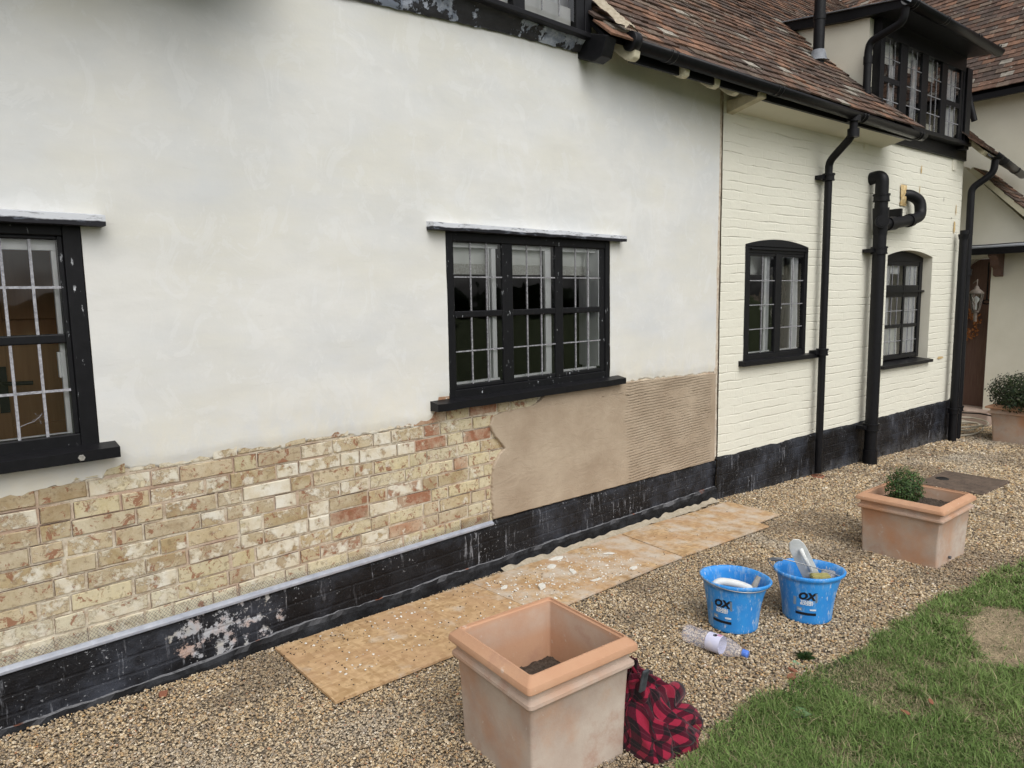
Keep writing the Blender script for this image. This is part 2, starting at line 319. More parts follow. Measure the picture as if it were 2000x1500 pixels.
t = MT('lawn_soil', .95); t.col(t.mix(t.noise(5, 6, .7), (.045, .070, .022), (.10, .115, .045))); t.bump(t.noise(60, 6, .7), .02, 1.); M['lawn'] = t.m
t = MT('rusty_cast_iron', .8); t.col(t.mix(t.ramp(t.noise(14, 6, .7), [(.3, 0.), (.7, 1.)]), (.075, .055, .045), (.17, .125, .095))); t.bump(t.noise(60, 4), .003, .6); M['iron'] = t.m
M['lantern'] = plain('weathered_copper', (.09, .075, .06), (.19, .16, .135), 30, .6)
M['wreath'] = plain('dry_orange_leaves', (.22, .075, .025), (.40, .17, .06), 50, .8)

# ------------------------------------------------------------------ mesh builder
class MB:
    def __init__(s): s.v = []; s.f = []; s.c = []; s.p = []; s.smooth = []; s.marks = [(0, 0)]
    def cut(s): s.marks.append((len(s.v), len(s.f)))
    def each(s, name, mat, parent=None, frame=None, bevel=0, attrs=False):
        s.cut()
        for (a, f0), (b, f1) in zip(s.marks, s.marks[1:]):
            if b > a: m = MB(); m.add(s.v[a:b], [tuple(i - a for i in f) for f in s.f[f0:f1]]); m.smooth = s.smooth[f0:f1]; m.build(name, mat, parent, frame, bevel, attrs)
    def add(s, vs, fs, col=None, smooth=False, p=0.):
        o = len(s.v); s.v += [tuple(q) for q in vs]; s.f += [tuple(i + o for i in f) for f in fs]
        s.c += [col or (1, 1, 1)] * len(vs); s.p += [p] * len(vs); s.smooth += [smooth] * len(fs)
    def box(s, x0, x1, y0, y1, z0, z1, col=None):
        s.add([(x, y, z) for z in (z0, z1) for y in (y0, y1) for x in (x0, x1)], [(0, 2, 3, 1), (4, 5, 7, 6), (0, 1, 5, 4), (2, 6, 7, 3), (0, 4, 6, 2), (1, 3, 7, 5)], col)
    def wbox(s, a0, a1, o0, o1, z0, z1, col=None): s.box(a0, a1, -o1, -o0, z0, z1, col)   # wall frame: along, out, height
    def hexa(s, p, col=None):  # 8 points, bottom 4 (ccw) then top 4
        s.add(p, [(3, 2, 1, 0), (4, 5, 6, 7), (0, 1, 5, 4), (1, 2, 6, 5), (2, 3, 7, 6), (3, 0, 4, 7)], col)
    def tube(s, pts, r, seg=20, caps=True, col=None, radii=None):
        pts = [Vector(p) for p in pts]; n = len(pts); rings = []
        t0 = (pts[1] - pts[0]).normalized(); ref = Vector((0, 0, 1)) if abs(t0.z) < .9 else Vector((1, 0, 0)); u = t0.cross(ref).normalized()
        vs = []; fs = []
        for i in range(n):
            t = (pts[min(i + 1, n - 1)] - pts[max(i - 1, 0)]).normalized(); u = (u - t * u.dot(t)).normalized(); w = t.cross(u)
            rr = radii[i] if radii else r
            vs += [pts[i] + (u * cos(2 * pi * k / seg) + w * sin(2 * pi * k / seg)) * rr for k in range(seg)]
        for i in range(n - 1):
            for k in range(seg): fs.append((i * seg + k, i * seg + (k + 1) % seg, (i + 1) * seg + (k + 1) % seg, (i + 1) * seg + k))
        s.add(vs, fs, col, True)
        if caps: s.add(vs[:seg], [tuple(range(seg))[::-1]], col); s.add(vs[-seg:], [tuple(range(seg))], col)
    def lathe(s, prof, center=(0, 0, 0), seg=40, mod=None, closed=False, col=None):
        vs = []; fs = []; n = len(prof)
        for i, (r, z) in enumerate(prof):
            for k in range(seg):
                th = 2 * pi * k / seg; rr = r * (mod(th, z) if mod else 1)
                vs.append((center[0] + rr * cos(th), center[1] + rr * sin(th), center[2] + z))
        for i in range(n - 1):
            for k in range(seg): fs.append((i * seg + k, i * seg + (k + 1) % seg, (i + 1) * seg + (k + 1) % seg, (i + 1) * seg + k))
        s.add(vs, fs, col, True)
    def prism(s, poly, a0, a1, axis='x'):  # poly of (y,z) extruded in x, or (x,y) extruded in z
        n = len(poly)
        if axis == 'x': vs = [(a0, p[0], p[1]) for p in poly] + [(a1, p[0], p[1]) for p in poly]
        elif axis == 'y': vs = [(p[0], a0, p[1]) for p in poly] + [(p[0], a1, p[1]) for p in poly]
        else: vs = [(p[0], p[1], a0) for p in poly] + [(p[0], p[1], a1) for p in poly]
        s.add(vs, [tuple(range(n))[::-1], tuple(range(n, 2 * n))] + [(i, (i + 1) % n, n + (i + 1) % n, n + i) for i in range(n)])
    def grid(s, fn, nu, nv, smooth=True, col=None):
        vs = [fn(i / nu, j / nv) for j in range(nv + 1) for i in range(nu + 1)]
        s.add(vs, [(j * (nu + 1) + i, j * (nu + 1) + i + 1, (j + 1) * (nu + 1) + i + 1, (j + 1) * (nu + 1) + i) for j in range(nv) for i in range(nu)], col, smooth)
    def build(s, name, mat, parent=None, frame=None, bevel=0, attrs=False, loc=None, fixn=True):
        me = bpy.data.meshes.new(name); me.from_pydata(s.v, [], s.f); me.materials.append(M[mat] if isinstance(mat, str) else mat)
        me.polygons.foreach_set('use_smooth', s.smooth)
        if attrs:
            a = me.attributes.new('Col', 'FLOAT_COLOR', 'POINT'); a.data.foreach_set('color', np.array([(*c, 1) for c in s.c], 'f').ravel())
            a = me.attributes.new('Pnt', 'FLOAT', 'POINT'); a.data.foreach_set('value', np.array(s.p, 'f'))
        if fixn:
            import bmesh
            bm = bmesh.new(); bm.from_mesh(me); bmesh.ops.recalc_face_normals(bm, faces=bm.faces); bm.to_mesh(me); bm.free()
        o = bpy.data.objects.new(name, me); COL.objects.link(o)
        if frame == 'L': o.location = (0, 3.15, 0)
        if frame == 'R': o.location = (JX, JY, 0); o.rotation_euler = (0, 0, RA)
        if loc: o.location = loc
        if parent: o.parent = parent
        if bevel:
            b = o.modifiers.new('bevel', 'BEVEL'); b.width = bevel; b.segments = 2; b.limit_method = 'ANGLE'
        return o
def tag(o, label=None, cat=None, group=None, kind=None):
    if label: o['label'] = label
    if cat: o['category'] = cat
    if group: o['group'] = group
    if kind: o['kind'] = kind
    return o
def thing(name, label, cat, loc=(0, 0, 0), rz=0, group=None):
    o = bpy.data.objects.new(name, None); COL.objects.link(o); o.location = loc; o.rotation_euler = (0, 0, rz); o.empty_display_size = .1
    return tag(o, label, cat, group)
def npmesh(name, V, F, mat, C=None, smooth=False):
    me = bpy.data.meshes.new(name); nv, nf, k = len(V), len(F), F.shape[1]
    me.vertices.add(nv); me.vertices.foreach_set('co', V.astype('f').ravel()); me.loops.add(nf * k); me.loops.foreach_set('vertex_index', F.astype('i').ravel())
    me.polygons.add(nf); me.polygons.foreach_set('loop_start', np.arange(0, nf * k, k, dtype='i')); me.polygons.foreach_set('loop_total', np.full(nf, k, 'i'))
    me.polygons.foreach_set('use_smooth', np.full(nf, smooth)); me.update(calc_edges=True)
    if C is not None:
        a = me.attributes.new('Col', 'FLOAT_COLOR', 'POINT'); a.data.foreach_set('color', np.hstack([C, np.ones((len(C), 1))]).astype('f').ravel())
    me.materials.append(M[mat]); o = bpy.data.objects.new(name, me); COL.objects.link(o); return o
def nz(x, y, z=0.): return mnoise.noise(Vector((x, y, z)))
def interp(pts, x):
    if x <= pts[0][0]: return pts[0][1]
    for (a, b), (c, d) in zip(pts, pts[1:]):
        if x <= c: return b + (d - b) * (x - a) / (c - a)
    return pts[-1][1]
def vnoise(x, y, sc, seed=0):
    r = np.random.default_rng(seed).random((64, 64)); x = x * sc; y = y * sc
    i = np.floor(x).astype(int); j = np.floor(y).astype(int); u = x - i; v = y - j; u = u * u * (3 - 2 * u); v = v * v * (3 - 2 * v)
    g = lambda a, b: r[a % 64, b % 64]
    return (g(i, j) * (1 - u) + g(i + 1, j) * u) * (1 - v) + (g(i, j + 1) * (1 - u) + g(i + 1, j + 1) * u) * v
def smoothpath(pts, n=6):
    P = [Vector(p) for p in pts]; out = [P[0]]
    for i in range(1, len(P) - 1):
        a = P[i - 1].lerp(P[i], .5) if i > 1 else None
        d0 = (P[i - 1] - P[i]); d1 = (P[i + 1] - P[i]); r = min(d0.length, d1.length) * .48
        s0 = P[i] + d0.normalized() * r; s1 = P[i] + d1.normalized() * r
        out += [(s0 * (1 - t) ** 2 + P[i] * 2 * t * (1 - t) + s1 * t * t) for t in [k / n for k in range(n + 1)]]
    return out + [P[-1]]

# ------------------------------------------------------------------ ground
def sheet(name, poly_rows, mat, dz=0):
    mb = MB(); mb.grid(lambda u, v: poly_rows(u, v), 60, 24); o = mb.build(name, mat, fixn=False); return o
xs = [-200, -40, -10, -3] + [-3 + 17 * i / 40 for i in range(1, 41)] + [30, 80, 300]; ys = [-300, -80, -20, -6, -2, 0, 1, 2, 3, 4, 6, 20, 100, 300]
mb = MB(); nX = len(xs)
mb.add([(x, y, zg(x) - .012) for y in ys for x in xs], [(j * nX + i, j * nX + i + 1, (j + 1) * nX + i + 1, (j + 1) * nX + i) for j in range(len(ys) - 1) for i in range(nX - 1)], None, True)
tag(mb.build('ground', 'bed', fixn=False), kind='structure')
EDGE = [(-6, 1.0), (.9, 1.25), (1.6, 1.28), (1.94, 1.30), (2.22, 1.33), (2.72, 1.31), (3.13, 1.275), (3.52, 1.20), (4.07, 1.15), (4.95, 1.05), (5.5, .98), (7, .75), (9, .3), (12, -.6), (16, -2)]
def edge(x): return interp(EDGE, x) + .03 * nz(x * 3, 5.) + .02 * nz(x * 9, 1.)
mb = MB(); lx = [-60, -20, -6] + [-6 + 22 * i / 160 for i in range(1, 161)] + [60, 200]
rows = [0, .04, .3, 1, 3, 10, 60, 200]
mb.add([(x, edge(x) - r, zg(x) - .004 + (0.012 if r > .03 else 0) - (.0 if r < 5 else .0)) for r in rows for x in lx], [(j * len(lx) + i + 1, j * len(lx) + i, (j + 1) * len(lx) + i, (j + 1) * len(lx) + i + 1) for j in range(len(rows) - 1) for i in range(len(lx) - 1)], None, True)
tag(mb.build('lawn', 'lawn', fixn=False), kind='structure')

# pebbles
def icosphere():
    p = (1 + 5 ** .5) / 2
    v = np.array([(-1, p, 0), (1, p, 0), (-1, -p, 0), (1, -p, 0), (0, -1, p), (0, 1, p), (0, -1, -p), (0, 1, -p), (p, 0, -1), (p, 0, 1), (-p, 0, -1), (-p, 0, 1)], float); v /= np.linalg.norm(v[0])
    f = np.array([(0, 11, 5), (0, 5, 1), (0, 1, 7), (0, 7, 10), (0, 10, 11), (1, 5, 9), (5, 11, 4), (11, 10, 2), (10, 7, 6), (7, 1, 8), (3, 9, 4), (3, 4, 2), (3, 2, 6), (3, 6, 8), (3, 8, 9), (4, 9, 5), (2, 4, 11), (6, 2, 10), (8, 6, 7), (9, 8, 1)])
    return v, f
EX, EY = np.array(EDGE).T
def pebble_field():
    px = []; py = []; sz = []
    def zone(x0, x1, y0, y1, dens, size):
        n = int((x1 - x0) * (y1 - y0) * dens); x = NR.uniform(x0, x1, n); y = NR.uniform(y0, y1, n)
        wall = np.where(x < JX, 3.12, JY - .0837 * (x - JX) - .0)
        wall = np.where(x > 10.0, 3.4, wall)
        keep = (y < wall) & (y > np.interp(x, EX, EY) - .10 - .25 * NR.random(n) ** 4) & (y > .19 * x - .45 - .05 * (x < 3)) & (y > 2.0 - .9 * x)
        px.append(x[keep]); py.append(y[keep]); sz.append(size * (0.65 + .8 * NR.random(keep.sum()) ** 1.7))
    zone(-.5, 2.6, .9, 3.15, 19000, .0043); zone(2.6, 4.2, .9, 3.15, 15000, .0050); zone(4.2, 6.2, .7, 3.15, 9500, .0062)
    zone(6.2, 8.6, .8, 3.1, 4600, .0085); zone(8.6, 13.5, 1.0, 4., 2600, .011)
    x = np.concatenate(px); y = np.concatenate(py); s = np.concatenate(sz); n = len(x)
    bv, bf = icosphere()
    V = bv[None] * (1 + .28 * (NR.random((n, 12, 1)) - .5) * 2)
    V = V * np.stack([NR.uniform(.85, 1.5, n), NR.uniform(.7, 1.1, n), NR.uniform(.45, .8, n)], 1)[:, None]
    a = NR.uniform(0, 2 * pi, n); tl = NR.normal(0, .45, n); ca, sa, ct, st = np.cos(a), np.sin(a), np.cos(tl), np.sin(tl)
    X, Y, Z = V[..., 0], V[..., 1] * ct[:, None] - V[..., 2] * st[:, None], V[..., 1] * st[:, None] + V[..., 2] * ct[:, None]
    X, Y = X * ca[:, None] - Y * sa[:, None], X * sa[:, None] + Y * ca[:, None]
    V = np.stack([X, Y, Z], -1) * s[:, None, None]
    g = .09 - .028 * x; mound = .012 * (vnoise(x, y, 2.2, 3) - .5)
    V += np.stack([x, y, g + mound + NR.uniform(-.006, .004, n)], 1)[:, None]
    pal = np.array([(.36, .27, .165), (.45, .36, .235), (.27, .195, .12), (.20, .165, .125), (.55, .47, .35), (.31, .25, .185), (.38, .245, .12), (.155, .125, .10), (.36, .17, .09), (.62, .56, .47)])
    w = np.array([.22, .19, .15, .12, .10, .10, .055, .045, .008, .012]); w /= w.sum()
    c = pal[NR.choice(len(pal), n, p=w)] * (.84 + .30 * NR.random((n, 1))) * np.array([1.40, 1.40, 1.39])
    dirt = np.clip((vnoise(x, y, 1.7, 9) * .6 + vnoise(x, y, 5, 4) * .4 - .56) * 4.5, 0, .5)[:, None]; c = c * (1 - dirt) + np.array([.19, .15, .11]) * dirt
    du = np.clip((vnoise(x, y, 3.1, 17) - .55) * 3, 0, .5)[:, None] * np.clip(1 - np.abs(y - 2.3) / .5, 0, 1)[:, None]; c = c * (1 - du) + np.array([.50, .46, .39]) * du
    F = (bf[None] + (np.arange(n) * 12)[:, None, None]).reshape(-1, 3)
    o = npmesh('gravel', V.reshape(-1, 3), F, 'pebble', np.repeat(c, 12, 0)); tag(o, 'loose buff pea gravel laid between the house and the lawn', 'gravel', kind='stuff')
pebble_field()

# grass
def blades(name, x, y, h, w, lean, col, label, bend=.5):
    n = len(x); a = NR.uniform(0, 2 * pi, n); d = np.stack([np.cos(a), np.sin(a)], 1); pa = a + NR.uniform(.9, 2.2, n); p = np.stack([np.cos(pa), np.sin(pa)], 1)
    g = .09 - .028 * np.clip(x, -3, 14) + .004; V = np.zeros((n, 5, 3))
    def pt(t, side):
        off = d * (lean * h * t ** 1.6)[:, None] + p * (w * side)[:, None]
        return np.stack([x + off[:, 0], y + off[:, 1], g + h * t * (1 - .35 * t * lean.clip(0, 1.4))], 1)
    o_ = np.ones(n); V[:, 0] = pt(0, -o_); V[:, 1] = pt(0, o_); V[:, 2] = pt(.55, -.8 * o_); V[:, 3] = pt(.55, .8 * o_); V[:, 4] = pt(1., 0 * o_)
    base = (np.arange(n) * 5)[:, None]
    F = np.concatenate([base + np.array([[0, 1, 3]]), base + np.array([[0, 3, 2]]), base + np.array([[2, 3, 4]])], 0)
    sh = np.array([.62, .62, .95, .95, 1.2])[None, :, None]; Cc = (col[:, None] * np.ones((1, 5, 1))).reshape(-1, 3)
    o = npmesh(name, V.reshape(-1, 3), F, 'blade', Cc); return tag(o, label, 'grass', kind='stuff')
def lawn_grass():
    parts = []
    for x0, x1, y0, y1, dn in ((.9, 3.6, -.1, 1.45, 42000), (3.6, 6.5, .1, 1.3, 24000), (6.5, 10, -.6, .9, 4000), (-1, .9, .2, 1.3, 6000)):
        n = int((x1 - x0) * (y1 - y0) * dn); parts.append((NR.uniform(x0, x1, n), NR.uniform(y0, y1, n)))
    x = np.concatenate([p[0] for p in parts]); y = np.concatenate([p[1] for p in parts])
    e = np.interp(x, EX, EY) + .09 * (vnoise(x, y * 0, 3.3, 8) - .5) + .07 * (vnoise(x, y * 0, 11, 2) - .5)
    fr = np.clip((e - y) / .12, 0, 1); keep = (e > y) & (NR.random(len(x)) < .35 + .65 * fr)
    dd = ((x - 4.0) / .42) ** 2 + ((y - .80) / .17 - (x - 4.0) * .9) ** 2 + 1.1 * (vnoise(x, y, 7, 12) - .5) + .7 * (vnoise(x, y, 17, 3) - .5)
    keep &= ~((dd < 1.) & (NR.random(len(x)) < .97))
    x, y = x[keep], y[keep]; n = len(x)
    t1 = vnoise(x, y, 3.2, 21) * .55 + vnoise(x, y, 9, 22) * .45; bare = np.clip((vnoise(x, y, 4.4, 31) * .6 + vnoise(x, y, 12, 5) * .4 - .60) * 6, 0, 1)
    h = (.015 + .020 * NR.random(n) ** 1.3 + .020 * t1) * (1 - .5 * bare) * np.where(NR.random(n) < .05, 1.9, 1) * (.7 + .8 * vnoise(x, y, 6.5, 41)); lean = NR.uniform(.25, 1.5, n)
    c = np.array([.080, .140, .032]) * (1 - t1[:, None]) + np.array([.185, .265, .080]) * t1[:, None]; c = c * (.65 + .7 * NR.random((n, 1)))
    dry = (NR.random(n) < .13 + .55 * bare)[:, None]; c = np.where(dry, np.array([.30, .26, .15]) * (.6 + .6 * NR.random((n, 1))), c)
    blades('grass', x, y, h, np.where(x < 3.6, .0011, .0017) * (1 + NR.random(n)), lean, c, 'green mown grass of the lawn along the gravel edge')
    m = 70000; x = NR.uniform(3.4, 4.7, m); y = NR.uniform(.4, 1.2, m)
    dd = ((x - 4.0) / .42) ** 2 + ((y - .80) / .17 - (x - 4.0) * .9) ** 2 + 1.1 * (vnoise(x, y, 7, 12) - .5) + .7 * (vnoise(x, y, 17, 3) - .5); k = dd < 1.08; x, y = x[k], y[k]; n = len(x)
    c = np.where((NR.random(n) < .12)[:, None], np.array([.13, .17, .06]), np.array([.52, .41, .27])) * (.45 + .7 * NR.random((n, 1))) * (.75 + .5 * vnoise(x, y, 14, 6))[:, None]
    blades('dead_grass', x, y, .010 + .020 * NR.random(n), .0011 * (1 + NR.random(n)), NR.uniform(1.5, 4, n), c, 'patch of dead straw coloured grass in the lawn')
lawn_grass()

# ------------------------------------------------------------------ the cottage
H = thing('cottage', 'old tiled cottage, half lime plastered over brick, half cream painted brick, black plinth', 'house')

# plaster skin with its ragged lower edge; strips around the window holes
BND = [(-1.6, .96), (.34, .975), (.5, .99), (.68, 1.0), (.87, 1.01), (.97, .995), (1.26, 1.0), (1.43, .995), (1.62, 1.01), (1.84, .992), (2.16, .985), (2.30, .99), (2.345, 1.04), (2.36, 1.10), (3.98, 1.10), (4.02, 1.065), (5.19, 1.03), (5.3, 1.02)]
def pbot(x): return interp(BND, x) + .020 * nz(x * 6, 2.) + .016 * nz(x * 23, 7.) + .011 * nz(x * 67, 3.) + .006 * nz(x * 150, 3.)
def pout(x, z): return .004 + .006 * nz(x * 1.1, z * 1.6) + .0025 * nz(x * 4, z * 7, 3) + .0012 * nz(x * 16, z * 22, 9)
CW = (2.435, 3.845, 1.11, 2.045); LW = (-.76, .68, 1.12, 2.0)
mb = MB()
def strip(x0, x1, zb, zt):
    nu = max(2, int((x1 - x0) / .018)); nv = 70
    def fn(u, v):
        x = x0 + (x1 - x0) * u; b = zb(x) if callable(zb) else zb; z = b + (zt - b) * v
        z = b + (zt - b) * max(0, (v - 1 / nv) / (1 - 1 / nv)) ** 1.25; e_ = max(0, 1 - (z - b) / .05) if callable(zb) else 0
        return (x, .012, b) if v == 0 else (x, -(pout(x, z) - e_ * .0088), z)
    mb.grid(fn, nu, nv)
strip(-1.6, LW[0], pbot, 3.45); strip(LW[0], LW[1], pbot, LW[2]); strip(LW[0], LW[1], LW[3], 3.45)
strip(LW[1], CW[0], pbot, 3.45); strip(CW[0], CW[1], 1.10, CW[2] * 0 + 1.112); strip(CW[0], CW[1], CW[3], 3.45); strip(CW[1], 5.215, pbot, 3.45)
mb.build('plastered_wall', 'plaster', H, 'L', fixn=False)
# backing wall (mortar) with window holes
mb = MB()
for a0, a1, z0, z1 in ((-1.6, LW[0], -.4, 3.45), (LW[0], LW[1], -.4, LW[2]), (LW[0], LW[1], LW[3], 3.45), (LW[1], CW[0], -.4, 3.45), (CW[0], CW[1], -.4, CW[2]), (CW[0], CW[1], CW[3], 3.45), (CW[1], 5.3, -.4, 3.45)):
    mb.wbox(a0, a1, -.24, -.0085, z0, z1)
mb.build('mortar_backing', 'mortar', H, 'L')
# exposed bricks, flemish bond
mb = MB(); row = 0; z = .332; BRK = []
TAN = [(.44, .335, .18), (.49, .385, .225), (.38, .285, .165), (.47, .37, .24), (.53, .435, .28)]; CREAM = [(.62, .545, .34), (.58, .50, .30), (.66, .59, .40)]; RED = [(.30, .11, .065), (.34, .14, .085), (.40, .21, .13)]
while z < 1.07:
    x = -1.1 - (row % 2) * .16; k = row % 2
    while x < 3.35:
        w = (.215 if k % 2 == 0 else .103) * rnd.uniform(.95, 1.05)
        if rnd.random() < .07: w = .16
        x1 = x + w; xm = (x + x1) / 2; zc = z + .032
        redp = .62 if (2.25 < xm < 2.75 and zc > .68) else .05 if xm > 1.2 else .02
        pick = rnd.random()
        col = rnd.choice(RED) if pick < redp else rnd.choice(CREAM) if rnd.random() < (.75 if xm > 2.0 else .16) else rnd.choice(TAN)
        whit = rnd.choice((-.20, -.10, -.04, .0, .03, .07))
        if 1.15 < xm < 2.15 and zc > .55: whit += rnd.choice((.0, .04, .08))
        if xm > 2.2: whit -= .10
        if zc > .93: whit += .06
        if xm < .85 + .3 * rnd.random() and zc < .46 or (zc < .39 and xm < 1.6): col = (.66, .62, .47); whit = rnd.choice((-.10, -.02, .03))
        f = rnd.uniform(.85, 1.1); col = tuple(c * f for c in col)
        j = lambda: rnd.uniform(-.0035, .0035); o = -.0035 + rnd.uniform(-.003, .003); zt = z + .064
        zs = .006 * nz(x * 1.5, z) + rnd.uniform(-.0025, .0025) ; P = []
        for dz, ins, oo in ((0, 0, -.0105), (0, .003, o)):
            P.append([(x + ins + j(), -oo, z + ins + j() + zs), (x1 - ins + j(), -oo, z + ins + j() + zs), (x1 - ins + j(), -oo, zt - ins + j() + zs), (x + ins + j(), -oo, zt - ins + j() + zs)])
        BRK.append((x, x1, z + zs, zt + zs)); v = P[0] + P[1]; mb.add(v, [(4, 5, 6, 7), (0, 1, 5, 4), (1, 2, 6, 5), (2, 3, 7, 6), (3, 0, 4, 7)], col, False, whit)
        x = x1 + .0095 + rnd.uniform(-.003, .004); k += 1
    z += .0737; row += 1
brickwork = mb.build('exposed_brickwork', 'brick', H, 'L', attrs=True, fixn=False)
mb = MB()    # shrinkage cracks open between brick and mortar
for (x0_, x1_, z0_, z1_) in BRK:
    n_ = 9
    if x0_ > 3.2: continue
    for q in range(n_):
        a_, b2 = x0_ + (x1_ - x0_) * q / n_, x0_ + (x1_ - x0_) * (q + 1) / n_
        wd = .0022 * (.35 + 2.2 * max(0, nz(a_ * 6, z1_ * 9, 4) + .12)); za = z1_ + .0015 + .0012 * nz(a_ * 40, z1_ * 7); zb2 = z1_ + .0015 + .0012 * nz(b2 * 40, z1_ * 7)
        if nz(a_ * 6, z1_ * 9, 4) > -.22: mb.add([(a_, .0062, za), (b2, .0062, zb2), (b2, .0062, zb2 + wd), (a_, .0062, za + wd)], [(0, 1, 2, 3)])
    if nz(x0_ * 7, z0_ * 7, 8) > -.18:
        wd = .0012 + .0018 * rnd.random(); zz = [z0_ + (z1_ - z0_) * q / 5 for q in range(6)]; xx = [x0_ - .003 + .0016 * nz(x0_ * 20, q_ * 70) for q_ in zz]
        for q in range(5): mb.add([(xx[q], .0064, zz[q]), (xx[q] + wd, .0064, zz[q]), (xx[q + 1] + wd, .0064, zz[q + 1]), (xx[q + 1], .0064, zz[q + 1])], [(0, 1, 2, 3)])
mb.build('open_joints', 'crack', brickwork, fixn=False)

# wet render patch, the right half combed
LEFTB = [(.28, 2.737), (.35, 2.735), (.45, 2.728), (.55, 2.734), (.642, 2.749), (.712, 2.80), (.737, 2.843), (.79, 2.80), (.828, 2.762), (.902, 2.724), (.948, 2.753), (.969, 2.83), (.975, 3.06), (1.0, 3.14), (1.07, 3.23), (1.1, 3.24)]
mb = MB(); NU, NV = 300, 160
def rbot(x): return interp([(2.7, .352), (5.22, .288)], x) + .004 * nz(x * 12, 1)
def rtop(x): return interp([(2.7, 1.10), (3.99, 1.10), (4.01, 1.068), (5.22, 1.03)], x) - .006 + .004 * nz(x * 20, 4)
def rend(u, v):
    zc = .30 + .78 * v; x0 = interp(LEFTB, zc) + .008 * nz(zc * 25, 3) + .006 * nz(zc * 60, 8)
    x = x0 + (5.2 - x0) * max(0, (u * NU - 1) / (NU - 1)); zb, zt = rbot(x), rtop(x); z = zb + (zt - zb) * max(0, min(1, (v * NV - 1) / (NV - 2)))
    o = .016 + .004 * nz(x * 1.7, z * 3, 1) + .0016 * nz(x * 6, z * 9, 5)
    m = min(1, max(0, (x - 4.03 + .12 * nz(z * 5, 2)) / .10)) * min(1, max(0, (5.14 - x) / .05)) * min(1, max(0, (z - .36) / .05))
    m *= min(1, max(.0, .50 + 1.5 * nz(x * 2.6, z * 4.1, 11)))
    ph = (z - .02 * (x - 4.5) + .010 * nz(x * 1.6, z * 2.5, 6)) / .0165
    w = ph - math.floor(ph); o -= m * .0 * max(0, 1 - abs(w - .5) * (3.2 + 2.4 * nz(x * 3, z * 9))) * (1 + .5 * nz(x * 30, z * 5))
    o += m * .0012 * nz(x * 14, z * 60, 2)
    if u == 0 or v == 0 or v == 1: o = -.010
    return (x, -o, z)
mb.grid(rend, NU, NV); mb.build('wet_render', 'render', H, 'L', fixn=False)
# joint strip between the walls
mb = MB(); mb.grid(lambda u, v: (5.205 + .055 * u + .008 * nz(v * 30, u * 3), .004 - (.012 + .006 * nz(v * 40, u * 4)) * sin(pi * u), .30 + 2.95 * v), 6, 160); mb.build('wall_joint', 'joint', H, 'L', fixn=False)

# plinth and its ledge
def plin(a0, a1, zt, out0, nm, mat, frame, zb=-.35, rough=.006, nv=26, seed=0):
    mb = MB(); nu = int((a1 - a0) / .03)
    def fn(u, v):
        a = a0 + (a1 - a0) * u; t_ = zt(a) + .004 * nz(a * 7, seed); 
        if v > .96: return (a, .02, t_)
        z = zb + (t_ - zb) * min(1, v / .93); o = out0 + rough * nz(a * 3, z * 5, seed) + rough * .6 * nz(a * 14, z * 16, seed) - (.012 if v > .9 else 0)
        return (a, -o, z)
    mb.grid(fn, nu, nv, nm != 'plinth_ledge'); o = mb.build(nm, mat, H, frame, fixn=False); q_ = 1. if nm == 'plinth' else 0.
    at = o.data.attributes.new('Rim', 'FLOAT_COLOR', 'POINT'); at.data.foreach_set('color', np.full((len(o.data.vertices), 4), q_, 'f').ravel()); return o
plin(-1.6, 5.24, lambda a: .322 if a < 2.73 else interp([(2.73, .345), (5.3, .30)], a), .010, 'plinth', 'plinth', 'L')
plin(-1.6, 5.22, lambda a: interp([(-1.6, .125), (1.0, .100), (1.5, .118), (2.6, .10), (5.2, .065)], a) + .010 * nz(a * 2.3, 4) + .007 * nz(a * 11, 4) + .006 * nz(a * 27, 2), .034, 'plinth_ledge', 'ledge', 'L', rough=.016, seed=5)
plin(-.02, 4.86, lambda a: .318 + .006 * nz(a * 2, 3), .012, 'painted_plinth', 'plinth', 'R', rough=.007, seed=9)
# stop bead along the top of the plinth, with expanded metal wings
mb = MB(); mb.prism([(-.024, .318), (-.030, .322), (-.031, .332), (-.026, .338), (-.022, .336), (-.018, .344), (-.012, .346), (-.012, .318)], -1.6, 2.72)
bead = mb.build('stop_bead', 'zinc', H, 'L')
mb = MB(); x = -1.2
while x < 2.7:
    hh = .030 + .022 * nz(x * 2.1, 9) + (.016 if x < 1 else 0)
    for r in range(int(max(1, hh / .009))):
        z0 = .346 + r * .0085; ox = .007 * (r % 2)
        for sg in (0, 1):
            xa, xb = x + ox + (.007 if sg else 0), x + ox + (0.007 if not sg else .014)
            za, zb_ = (z0, z0 + .0085) if not sg else (z0 + .0085, z0)
            mb.add([(xa, -.0075, za), (xb, -.0075, zb_), (xb, -.0075, zb_ + .0016), (xa, -.0075, za + .0016)], [(0, 1, 2, 3)])
    x += .014
mb.build('bead_mesh', 'mesh_dark', bead, fixn=False)

